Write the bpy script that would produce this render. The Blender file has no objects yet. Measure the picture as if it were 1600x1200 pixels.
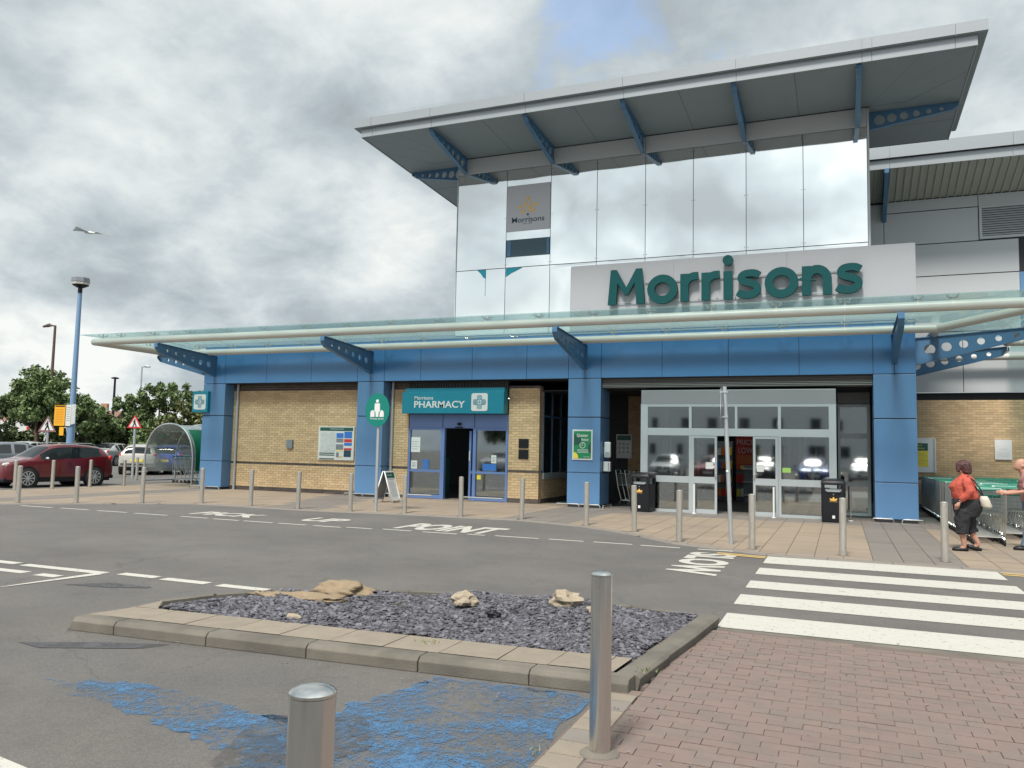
import bpy, math, random
import numpy as np
from mathutils import Matrix, Vector
random.seed(7); rng = np.random.default_rng(7)
S = bpy.context.scene; COL = S.collection
PI = math.pi
# ------------------------------------------------------------------ camera
cam = bpy.data.cameras.new('camera'); cob = bpy.data.objects.new('camera', cam); COL.objects.link(cob)
YAW, PIT, ROL = .39052, .080586, .020960
right = Vector((math.cos(YAW), math.sin(YAW), 0)); f0 = Vector((-math.sin(YAW), math.cos(YAW), 0)); u0 = Vector((0, 0, 1))
fwd = f0*math.cos(PIT)+u0*math.sin(PIT); up = u0*math.cos(PIT)-f0*math.sin(PIT)
r2 = right*math.cos(ROL)+up*math.sin(ROL); u2 = up*math.cos(ROL)-right*math.sin(ROL)
m = Matrix((r2, u2, -fwd)).transposed().to_4x4(); m.translation = Vector((0, -21.3846, 1.6))
cob.matrix_world = m
cam.sensor_width = 36; cam.lens = 1248.25/1600*36; cam.clip_end = 2000; cam.clip_start = .05
S.camera = cob
# ------------------------------------------------------------------ world
SUN_EL, SUN_AZ = math.radians(57), math.radians(183)      # azimuth measured from +Y clockwise
W = bpy.data.worlds.new("World"); S.world = W; W.use_nodes = True
nt = W.node_tree; N = nt.nodes; L = nt.links; N.clear()
out = N.new('ShaderNodeOutputWorld'); bg = N.new('ShaderNodeBackground'); bg.inputs[1].default_value = .1
sky = N.new('ShaderNodeTexSky'); sky.sky_type = 'NISHITA'; sky.sun_disc = False
sky.sun_elevation = SUN_EL; sky.sun_rotation = SUN_AZ
tc = N.new('ShaderNodeTexCoord'); sx = N.new('ShaderNodeSeparateXYZ'); L.new(tc.outputs['Generated'], sx.inputs[0])
def mth(op, a, b=None, c=None, clamp=False):
    n = N.new('ShaderNodeMath'); n.operation = op; n.use_clamp = clamp
    for i, v in enumerate((a, b, c)):
        if v is None: continue
        if isinstance(v, (int, float)): n.inputs[i].default_value = v
        else: L.new(v, n.inputs[i])
    return n.outputs[0]
zc = mth('ADD', mth('MAXIMUM', sx.outputs[2], 0.0), .42)
cu = N.new('ShaderNodeCombineXYZ'); L.new(mth('DIVIDE', sx.outputs[0], zc), cu.inputs[0]); L.new(mth('DIVIDE', sx.outputs[1], zc), cu.inputs[1])
def wnoise(scale, detail, rough, dist, off):
    mp = N.new('ShaderNodeMapping'); mp.inputs['Location'].default_value = off; L.new(cu.outputs[0], mp.inputs[0])
    n = N.new('ShaderNodeTexNoise'); n.inputs['Scale'].default_value = scale; n.inputs['Detail'].default_value = detail
    n.inputs['Roughness'].default_value = rough; n.inputs['Distortion'].default_value = dist; L.new(mp.outputs[0], n.inputs[0]); return n.outputs[0]
def wramp(src, stops):
    r = N.new('ShaderNodeValToRGB'); L.new(src, r.inputs[0]); e = r.color_ramp.elements
    for k, (p, c) in enumerate(stops):
        el = e[k] if k < 2 else e.new(p)
        el.position = p; el.color = (c, c, c, 1) if isinstance(c, (int, float)) else (*c, 1)
    return r.outputs[0]
n1 = wnoise(1.5, 12, .52, .15, (5.3, 2.2, 0)); n2 = wnoise(.7, 6, .5, .4, (7.3, 4.1, 2)); n3 = wnoise(6.5, 12, .6, .25, (1.3, 9.1, 5))
shade = mth('ADD', mth('MULTIPLY', n1, .72), mth('MULTIPLY', n3, .28))
CLOUD = wramp(shade, [(.37, (.98, 1.10, 1.17)), (.445, (1.32, 1.50, 1.60)), (.50, (1.68, 1.88, 1.97)), (.555, (2.15, 2.30, 2.32)), (.625, (2.72, 2.80, 2.72))])
cover0 = wramp(n2, [(.22, 0.0), (.36, 1.0)])
def gap(d, r0, r1):
    vd = N.new('ShaderNodeVectorMath'); vd.operation = 'DISTANCE'; L.new(tc.outputs['Generated'], vd.inputs[0]); vd.inputs[1].default_value = d
    w_ = mth('ADD', vd.outputs['Value'], mth('MULTIPLY', mth('SUBTRACT', n3, .5), .55))
    mr = N.new('ShaderNodeMapRange'); mr.inputs[1].default_value = r0; mr.inputs[2].default_value = r1; L.new(w_, mr.inputs[0]); return mr.outputs[0]
cover = mth('MAXIMUM', mth('MULTIPLY', mth('MULTIPLY', cover0, gap((-0.250, 0.829, 0.501), -.12, .07)), gap((-0.118, 0.894, 0.431), -.14, -.02)), .55)
mx = N.new('ShaderNodeMix'); mx.data_type = 'RGBA'
L.new(cover, mx.inputs['Factor'])
sk2 = N.new('ShaderNodeMix'); sk2.data_type = 'RGBA'; sk2.blend_type = 'MULTIPLY'; sk2.inputs['Factor'].default_value = 1
sdv = N.new('ShaderNodeVectorMath'); sdv.operation = 'DOT_PRODUCT'; L.new(tc.outputs['Generated'], sdv.inputs[0]); sdv.inputs[1].default_value = (math.sin(SUN_AZ)*math.cos(SUN_EL), math.cos(SUN_AZ)*math.cos(SUN_EL), math.sin(SUN_EL))
glo = N.new('ShaderNodeMapRange'); glo.interpolation_type = 'SMOOTHSTEP'; glo.inputs[1].default_value = .2; glo.inputs[2].default_value = 1.0; glo.inputs[3].default_value = 1.0; glo.inputs[4].default_value = 1.6; L.new(sdv.outputs['Value'], glo.inputs[0])
clv = N.new('ShaderNodeVectorMath'); clv.operation = 'SCALE'; L.new(CLOUD, clv.inputs[0]); L.new(glo.outputs[0], clv.inputs['Scale'])      # overcast is brighter around the veiled sun
L.new(sky.outputs[0], sk2.inputs['A']); sk2.inputs['B'].default_value = (1.0, 1.0, 1.0, 1)
L.new(sk2.outputs['Result'], mx.inputs['A']); L.new(clv.outputs[0], mx.inputs['B'])
L.new(mx.outputs['Result'], bg.inputs[0]); L.new(bg.outputs[0], out.inputs[0])
sun = bpy.data.lights.new('sun', 'SUN'); sun.energy = 1.5; sun.angle = math.radians(12); sun.color = (1, .95, .88)
so = bpy.data.objects.new('sun', sun); COL.objects.link(so)
sd = Vector((math.sin(SUN_AZ)*math.cos(SUN_EL), math.cos(SUN_AZ)*math.cos(SUN_EL), math.sin(SUN_EL)))
so.rotation_euler = (-sd).to_track_quat('-Z', 'Y').to_euler()
S.view_settings.view_transform = 'Standard'; S.view_settings.look = 'None'; S.view_settings.gamma = 1; S.view_settings.use_curve_mapping = False
S.view_settings.exposure = 1.80
S.render.engine = 'CYCLES'; S.cycles.max_bounces = 8; S.cycles.transparent_max_bounces = 24; S.cycles.use_denoising = True
# ------------------------------------------------------------------ materials
def mat(name, col, rough=.6, metal=0., var=.0, vscale=3., bump=0., bscale=60., spec=.5, coat=0., island=0., stretch=None, col2=None, rvar=0., objvar=0., detail=6):
    m = bpy.data.materials.new(name); m.use_nodes = True; t = m.node_tree; b = t.nodes['Principled BSDF']
    b.inputs['Base Color'].default_value = (*col, 1); b.inputs['Roughness'].default_value = rough; b.inputs['Metallic'].default_value = metal
    b.inputs['Specular IOR Level'].default_value = spec; b.inputs['Coat Weight'].default_value = coat; b.inputs['Coat Roughness'].default_value = .05
    co = t.nodes.new('ShaderNodeTexCoord').outputs['Object']
    if var or bump or island or rvar or objvar:
        geo = t.nodes.new('ShaderNodeNewGeometry'); co = geo.outputs['Position']
        if stretch:
            mp = t.nodes.new('ShaderNodeMapping'); mp.inputs['Scale'].default_value = stretch; t.links.new(co, mp.inputs[0]); co = mp.outputs[0]
        fac = None
        def add(a, b_, wa, wb):
            x = t.nodes.new('ShaderNodeMath'); x.operation = 'MULTIPLY_ADD'; t.links.new(b_, x.inputs[0]); x.inputs[1].default_value = wb
            if a is None: x.inputs[2].default_value = 0
            else: t.links.new(a, x.inputs[2])
            return x.outputs[0]
        nz = t.nodes.new('ShaderNodeTexNoise'); nz.inputs['Scale'].default_value = vscale; nz.inputs['Detail'].default_value = detail; nz.inputs['Roughness'].default_value = .6; t.links.new(co, nz.inputs[0])
        cen = t.nodes.new('ShaderNodeMath'); cen.operation = 'SUBTRACT'; t.links.new(nz.outputs[0], cen.inputs[0]); cen.inputs[1].default_value = .5
        fac = add(None, cen.outputs[0], 1, 3*var)
        if island:
            c2 = t.nodes.new('ShaderNodeMath'); c2.operation = 'SUBTRACT'; t.links.new(geo.outputs['Random Per Island'], c2.inputs[0]); c2.inputs[1].default_value = .5
            fac = add(fac, c2.outputs[0], 1, 2*island)
        if island or objvar:
            oi = t.nodes.new('ShaderNodeObjectInfo'); c3 = t.nodes.new('ShaderNodeMath'); c3.operation = 'SUBTRACT'; t.links.new(oi.outputs['Random'], c3.inputs[0]); c3.inputs[1].default_value = .5
            fac = add(fac, c3.outputs[0], 1, 2*(objvar or island))
        sc_ = t.nodes.new('ShaderNodeMath'); sc_.operation = 'ADD'; sc_.inputs[1].default_value = 1; t.links.new(fac, sc_.inputs[0])
        vm = t.nodes.new('ShaderNodeVectorMath'); vm.operation = 'SCALE'
        if col2:
            rp = t.nodes.new('ShaderNodeMix'); rp.data_type = 'RGBA'; rp.inputs['A'].default_value = (*col, 1); rp.inputs['B'].default_value = (*col2, 1)
            n5 = t.nodes.new('ShaderNodeTexNoise'); n5.inputs['Scale'].default_value = vscale*.37; n5.inputs['Detail'].default_value = 5; t.links.new(co, n5.inputs[0])
            mr = t.nodes.new('ShaderNodeMapRange'); mr.inputs[1].default_value = .4; mr.inputs[2].default_value = .62; t.links.new(n5.outputs[0], mr.inputs[0]); t.links.new(mr.outputs[0], rp.inputs['Factor'])
            t.links.new(rp.outputs['Result'], vm.inputs[0])
        else: vm.inputs[0].default_value = col
        t.links.new(sc_.outputs[0], vm.inputs['Scale']); t.links.new(vm.outputs[0], b.inputs['Base Color'])
        if rvar:
            ra = t.nodes.new('ShaderNodeMath'); ra.operation = 'MULTIPLY_ADD'; t.links.new(cen.outputs[0], ra.inputs[0]); ra.inputs[1].default_value = rvar*3; ra.inputs[2].default_value = rough; ra.use_clamp = True
            t.links.new(ra.outputs[0], b.inputs['Roughness'])
        if bump:
            nb = t.nodes.new('ShaderNodeTexNoise'); nb.inputs['Scale'].default_value = bscale; nb.inputs['Detail'].default_value = 3; t.links.new(co, nb.inputs[0])
            bp = t.nodes.new('ShaderNodeBump'); bp.inputs['Strength'].default_value = bump; bp.inputs['Distance'].default_value = .02; t.links.new(nb.outputs[0], bp.inputs['Height']); t.links.new(bp.outputs[0], b.inputs['Normal'])
    return m
def glass(name, tint, refl=.12, rough=0., opacity=0., dcol=(.5, .6, .6), fr=.8):
    """thin window glass: see-through tint, mirror reflection growing at grazing angles, an optional film of dirt"""
    m = bpy.data.materials.new(name); m.use_nodes = True; t = m.node_tree; t.nodes.clear(); l = t.links
    o = t.nodes.new('ShaderNodeOutputMaterial'); tr = t.nodes.new('ShaderNodeBsdfTransparent'); tr.inputs[0].default_value = (*tint, 1)
    g = t.nodes.new('ShaderNodeBsdfGlossy'); g.inputs['Roughness'].default_value = rough; g.inputs[0].default_value = (.9, .95, .95, 1)
    lw = t.nodes.new('ShaderNodeLayerWeight'); lw.inputs[0].default_value = .35
    ma = t.nodes.new('ShaderNodeMath'); ma.operation = 'MULTIPLY_ADD'; l.new(lw.outputs['Fresnel'], ma.inputs[0]); ma.inputs[1].default_value = fr; ma.inputs[2].default_value = refl; ma.use_clamp = True
    base = tr.outputs[0]
    if opacity:
        df = t.nodes.new('ShaderNodeBsdfDiffuse'); df.inputs[0].default_value = (*dcol, 1); m0 = t.nodes.new('ShaderNodeMixShader')
        nz = t.nodes.new('ShaderNodeTexNoise'); nz.inputs['Scale'].default_value = 1.7; nz.inputs['Detail'].default_value = 7; geo = t.nodes.new('ShaderNodeNewGeometry'); l.new(geo.outputs['Position'], nz.inputs[0])
        mm = t.nodes.new('ShaderNodeMath'); mm.operation = 'MULTIPLY'; l.new(nz.outputs[0], mm.inputs[0]); mm.inputs[1].default_value = opacity*2; mm.use_clamp = True
        l.new(mm.outputs[0], m0.inputs[0]); l.new(tr.outputs[0], m0.inputs[1]); l.new(df.outputs[0], m0.inputs[2]); base = m0.outputs[0]
    mi = t.nodes.new('ShaderNodeMixShader'); l.new(ma.outputs[0], mi.inputs[0]); l.new(base, mi.inputs[1]); l.new(g.outputs[0], mi.inputs[2]); l.new(mi.outputs[0], o.inputs[0])
    return m
def paint(name, col, thr=.5, soft=.06, scale=9., rough=.6, detail=10, warp=1.5, lo=0):
    """road paint worn through in places (holes show the road below)"""
    m = mat(name, col, rough, var=.06, vscale=14); t = m.node_tree; l = t.links; b = t.nodes['Principled BSDF']
    o = [n for n in t.nodes if n.type == 'OUTPUT_MATERIAL'][0]
    nz = t.nodes.new('ShaderNodeTexNoise'); nz.inputs['Scale'].default_value = scale; nz.inputs['Detail'].default_value = detail; nz.inputs['Roughness'].default_value = .68; nz.inputs['Distortion'].default_value = warp
    geo = t.nodes.new('ShaderNodeNewGeometry'); l.new(geo.outputs['Position'], nz.inputs[0]); src = nz.outputs[0]
    if lo:
        n2_ = t.nodes.new('ShaderNodeTexNoise'); n2_.inputs['Scale'].default_value = lo; n2_.inputs['Detail'].default_value = 3; l.new(geo.outputs['Position'], n2_.inputs[0])
        av = t.nodes.new('ShaderNodeMix'); av.inputs['Factor'].default_value = .5; l.new(nz.outputs[0], av.inputs['A']); l.new(n2_.outputs[0], av.inputs['B'])
        n4_ = t.nodes.new('ShaderNodeTexNoise'); n4_.inputs['Scale'].default_value = 110; n4_.inputs['Detail'].default_value = 3; l.new(geo.outputs['Position'], n4_.inputs[0])
        a2_ = t.nodes.new('ShaderNodeMix'); a2_.inputs['Factor'].default_value = .34; l.new(av.outputs['Result'], a2_.inputs['A']); l.new(n4_.outputs[0], a2_.inputs['B']); src = a2_.outputs['Result']
    mr = t.nodes.new('ShaderNodeMapRange'); mr.inputs[1].default_value = thr-soft; mr.inputs[2].default_value = thr+soft; l.new(src, mr.inputs[0])
    tr = t.nodes.new('ShaderNodeBsdfTransparent'); mi = t.nodes.new('ShaderNodeMixShader'); l.new(mr.outputs[0], mi.inputs[0]); l.new(tr.outputs[0], mi.inputs[1]); l.new(b.outputs[0], mi.inputs[2]); l.new(mi.outputs[0], o.inputs[0])
    return m
def asphalt(name, base, warm):
    m = mat(name, base, .82); t = m.node_tree; l = t.links; b = t.nodes['Principled BSDF']; geo = t.nodes.new('ShaderNodeNewGeometry'); P = geo.outputs['Position']
    def nz(s, d, r=.6, w=0.):
        n = t.nodes.new('ShaderNodeTexNoise'); n.inputs['Scale'].default_value = s; n.inputs['Detail'].default_value = d; n.inputs['Roughness'].default_value = r; n.inputs['Distortion'].default_value = w; l.new(P, n.inputs[0]); return n.outputs[0]
    def rp(s, a, b_, c0, c1):
        r = t.nodes.new('ShaderNodeMapRange'); r.inputs[1].default_value = a; r.inputs[2].default_value = b_; r.inputs[3].default_value = c0; r.inputs[4].default_value = c1; l.new(s, r.inputs[0]); return r.outputs[0]
    def mul(a, b_):
        x = t.nodes.new('ShaderNodeMath'); x.operation = 'MULTIPLY'; l.new(a, x.inputs[0]); l.new(b_, x.inputs[1]); return x.outputs[0]
    vo = t.nodes.new('ShaderNodeTexVoronoi'); vo.inputs['Scale'].default_value = 95; l.new(P, vo.inputs[0])
    grain = mul(rp(nz(150, 3, .8), .3, .7, .62, 1.38), rp(vo.outputs['Color'], 0, 1, .78, 1.22))
    f = mul(mul(grain, rp(nz(.55, 7), .3, .7, .86, 1.14)), rp(nz(3.2, 6, .7, .6), .28, .45, .8, 1.0))
    f = mul(f, rp(nz(.23, 4, .5, 1.), .34, .42, .9, 1.))
    mx_ = t.nodes.new('ShaderNodeMix'); mx_.data_type = 'RGBA'; mx_.inputs['A'].default_value = (*base, 1); mx_.inputs['B'].default_value = (*warm, 1); l.new(rp(nz(.9, 5), .35, .65, 0, 1), mx_.inputs['Factor'])
    vm = t.nodes.new('ShaderNodeVectorMath'); vm.operation = 'SCALE'; l.new(mx_.outputs['Result'], vm.inputs[0]); l.new(f, vm.inputs['Scale']); l.new(vm.outputs[0], b.inputs['Base Color'])
    wv = t.nodes.new('ShaderNodeTexNoise'); wv.inputs['Scale'].default_value = 1.6; wv.inputs['Detail'].default_value = 5; l.new(P, wv.inputs[0])
    va = t.nodes.new('ShaderNodeVectorMath'); va.operation = 'MULTIPLY_ADD'; l.new(wv.outputs['Color'], va.inputs[0]); va.inputs[1].default_value = (.7, .7, .7); l.new(P, va.inputs[2])
    cv = t.nodes.new('ShaderNodeTexVoronoi'); cv.feature = 'DISTANCE_TO_EDGE'; cv.inputs['Scale'].default_value = .55; l.new(va.outputs[0], cv.inputs[0])
    crack = rp(cv.outputs[0], .001, .006, .0, 1.); msk = rp(nz(.4, 3, .5), .50, .56, 1., .0)
    mxk = t.nodes.new('ShaderNodeMath'); mxk.operation = 'MAXIMUM'; l.new(crack, mxk.inputs[0]); l.new(msk, mxk.inputs[1])
    f = mul(f, rp(mxk.outputs[0], 0, 1, .74, 1.)); l.new(f, vm.inputs['Scale'])
    bp = t.nodes.new('ShaderNodeBump'); bp.inputs['Strength'].default_value = .5; bp.inputs['Distance'].default_value = .006; l.new(grain, bp.inputs['Height']); l.new(bp.outputs[0], b.inputs['Normal'])
    return m
M = {}
M['asphalt'] = asphalt('asphalt', (.102, .098, .093), (.118, .110, .102))
M['patch'] = mat('tar_patch', (.105, .102, .104), .7, var=.12, vscale=8, bump=.3, bscale=150)
M['white_paint'] = paint('white_road_paint', (.44, .43, .385), .36, .04, 16.)
M['yellow_paint'] = paint('yellow_road_paint', (.48, .33, .12), .36, .03, 11.)
M['blue_paint'] = paint('blue_worn_paint', (.055, .140, .26), .512, .05, 15.0, detail=12, warp=.0, lo=1.6)
M['blue_paint2'] = paint('blue_worn_paint_streak', (.055, .140, .26), .518, .05, 17.0, detail=12, warp=.0, lo=2.2)
M['stain_and_foot_shadow2'] = paint('tar_stain', (.065, .065, .07), .42, .16, 3.5)
M['stain_and_foot_shadow'] = paint('dark_stain', (.078, .076, .075), .60, .2, 5.5)  # road stain colour, also the painted contact shadows at the bollard feet
M['slab'] = mat('tan_paving', (.262, .208, .152), .8, var=.05, vscale=1.2, island=.04, bump=.15, bscale=90, objvar=.04, col2=(.225, .183, .142))
M['slab_grey'] = mat('grey_paving', (.165, .148, .132), .8, var=.06, vscale=2, island=.05, bump=.15, bscale=90, objvar=.05)
M['kerbflush'] = mat('flush_kerb', (.185, .165, .145), .8, var=.08, vscale=3, bump=.2)
M['joint'] = mat('paving_joint', (.10, .085, .07), .95, var=.1, vscale=6)
M['kerb'] = mat('kerb_concrete', (.150, .136, .112), .85, var=.2, vscale=5, bump=.35, bscale=120, col2=(.10, .09, .076))
M['edging'] = mat('edging_slab', (.225, .192, .150), .85, var=.15, vscale=7, bump=.35, bscale=130, objvar=.04)
M['block'] = mat('red_block', (.180, .131, .113), .85, var=.07, vscale=14, bump=.35, bscale=140, island=.045, col2=(.160, .128, .112), objvar=.045)
M['block_joint'] = mat('sand_joint', (.125, .098, .082), .95, var=.2, vscale=9)
M['slate'] = mat('slate', (.142, .140, .162), .6, var=.18, vscale=1.8, island=.36, spec=.4)
M['soil'] = mat('sandy_soil', (.235, .18, .115), .95, var=.18, vscale=9, bump=.6, bscale=45)
M['soil_dark'] = mat('dark_bed', (.06, .056, .06), .95, var=.2, vscale=9, bump=.5)
M['rock'] = mat('limestone', (.30, .25, .185), .9, var=.12, vscale=12, bump=.5, bscale=40)
M['brick'] = mat('buff_brick', (.56, .405, .235), .85, var=.05, vscale=3, island=.12, bump=.2, bscale=150, objvar=.12)
M['brick_dark'] = mat('dark_brick', (.075, .06, .055), .7, var=.05, vscale=3, island=.2, objvar=.2)
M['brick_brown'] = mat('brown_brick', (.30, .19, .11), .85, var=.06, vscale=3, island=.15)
M['mortar'] = mat('mortar', (.33, .265, .18), .95, var=.08, vscale=5)
M['blue'] = mat('blue_panel', (.092, .205, .375), .36, var=.045, vscale=1.6, stretch=(2.5, 2.5, .35), rvar=.03, objvar=.02)
M['blue_gloss'] = mat('blue_fascia', (.062, .185, .38), .20, var=.05, vscale=.9, rvar=.04)
M['blue_steel'] = mat('blue_steel', (.06, .15, .27), .4, var=.06, vscale=3)
M['blue_frame'] = mat('blue_frame', (.12, .2, .42), .4, var=.03)
M['pipe'] = mat('white_pipe', (.52, .515, .47), .38, var=.07, vscale=2.4, stretch=(.4, 2, 2))
M['mirror'] = mat('mirror_panel', (.96, .965, .945), .04, 1., var=.02, vscale=.7, objvar=.02)
M['mirror_low'] = mat('mirror_panel_dull', (.96, .965, .94), .08, 1., var=.03, vscale=1.5, objvar=.02)
M['grey_panel'] = mat('grey_panel', (.42, .44, .455), .5, .0, var=.02, vscale=1)
M['fascia'] = mat('roof_fascia', (.30, .325, .345), .40, .2, var=.03, vscale=1.5, stretch=(.6, 1, 3))
M['soffit'] = mat('soffit', (.19, .215, .235), .5, var=.03)
M['ribbed'] = mat('ribbed_soffit', (.36, .36, .31), .6, var=.05, vscale=2)
M['sign_panel'] = mat('sign_panel', (.33, .335, .355), .45, var=.02, vscale=1.)
M['teal'] = mat('dark_teal', (.0, .052, .055), .5, spec=.25)
M['navy'] = mat('navy_letter', (.012, .05, .08), .4)
M['logo_bg'] = mat('logo_grey', (.43, .43, .46), .45)
M['gold'] = mat('gold_leaf', (.70, .42, .10), .5)
M['turq'] = mat('turquoise', (.0, .19, .27), .35, var=.02)
M['white'] = mat('white_face', (.62, .63, .62), .45, var=.01)
M['white2'] = mat('off_white_board', (.66, .68, .67), .5, var=.02)
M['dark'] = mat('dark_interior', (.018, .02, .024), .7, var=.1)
M['black'] = mat('black_plastic', (.009, .010, .013), .45, var=.1, spec=.3)
M['rubber'] = mat('rubber', (.02, .02, .021), .75, var=.1)
M['frame'] = mat('door_frame', (.44, .485, .50), .35, .3, var=.02)
M['header'] = mat('door_header', (.25, .26, .27), .4, .2, var=.02)
M['shutter'] = mat('roller_shutter', (.10, .10, .097), .5, .2, var=.05)
M['steel'] = mat('brushed_steel', (.64, .64, .62), .22, 1., var=.03, vscale=10, stretch=(6, 6, .4), rvar=.06)
M['steel_old'] = mat('weathered_steel', (.56, .53, .48), .42, .85, var=.11, vscale=9, stretch=(5, 5, 1.2), rvar=.08)
M['galv'] = mat('galvanised', (.42, .45, .47), .5, .6, var=.08, vscale=12)
M['chrome'] = mat('trolley_wire', (.55, .57, .56), .3, .9)
M['wire_dark'] = mat('trolley_basket', (.33, .37, .37), .38, .8)
M['green'] = mat('green_handle', (.0, .16, .10), .4)
M['lime'] = mat('lime_flap', (.30, .52, .12), .5)
M['poster_green'] = mat('poster_green', (.012, .22, .09), .45, var=.05)
M['dgreen'] = mat('poster_dark_green', (.01, .085, .06), .45)
M['yellow'] = mat('yellow_print', (.75, .62, .05), .5)
M['amber'] = mat('amber_sign', (.75, .38, .015), .5)
M['red'] = mat('red_print', (.55, .03, .03), .45)
M['orange'] = mat('orange_print', (.6, .14, .03), .5)
M['blueprint'] = mat('blue_print', (.03, .16, .5), .5)
M['mapgrey'] = mat('map_print', (.50, .53, .52), .5, var=.25, vscale=22, detail=4)
M['inkgrey'] = mat('ink_grey', (.18, .2, .22), .5)
M['g_window'] = glass('shop_glass', (.52, .56, .56), .30, .035)
M['g_canopy'] = glass('canopy_glass', (.80, .90, .90), .03, .02, .13, (.62, .78, .76), .22)
M['g_shelter'] = glass('shelter_plastic', (.78, .84, .84), .05, .1, .5, (.72, .78, .78), .5)
M['g_car'] = mat('car_glass', (.01, .013, .015), .05, 0, spec=.5)
M['leaf'] = mat('leaves_dark', (.10, .145, .052), .6, island=.42, var=.12, vscale=.5)
M['leaf2'] = mat('leaves_olive', (.15, .175, .058), .6, island=.4, var=.12, vscale=.5)
M['bark'] = mat('bark', (.10, .07, .05), .9, var=.2, vscale=6)
M['skin'] = mat('skin', (.42, .22, .16), .55, var=.04, vscale=8)
M['coral'] = mat('coral_knit', (.42, .075, .05), .85, var=.05, vscale=18, bump=.3, bscale=150)
M['blackcloth'] = mat('black_cloth', (.018, .018, .022), .85, var=.1, vscale=9)
M['denim'] = mat('denim', (.10, .145, .205), .85, var=.15, vscale=9, bump=.2)
M['pinkshirt'] = mat('pink_shirt', (.34, .17, .155), .85, var=.06, vscale=9)
M['hair'] = mat('auburn_hair', (.065, .022, .022), .5, var=.2, vscale=22, stretch=(3, 3, .5), bump=.5, bscale=80)
M['cream'] = mat('cream_leather', (.48, .45, .38), .6)
M['apartment'] = mat('render_white', (.82, .83, .84), .8, var=.03)
M['roof_tile'] = mat('roof_tile', (.18, .10, .075), .8, var=.15)
M['lampglass'] = mat('lamp_lens', (.45, .44, .40), .25)
M['lit_panel'] = bpy.data.materials.new('lit_panel'); M['lit_panel'].use_nodes = True; _b = M['lit_panel'].node_tree.nodes['Principled BSDF']; _b.inputs['Emission Color'].default_value = (.9, 1, .97, 1); _b.inputs['Emission Strength'].default_value = 2.2
M['bluepole'] = mat('blue_pole', (.16, .27, .42), .45, var=.05)
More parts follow.
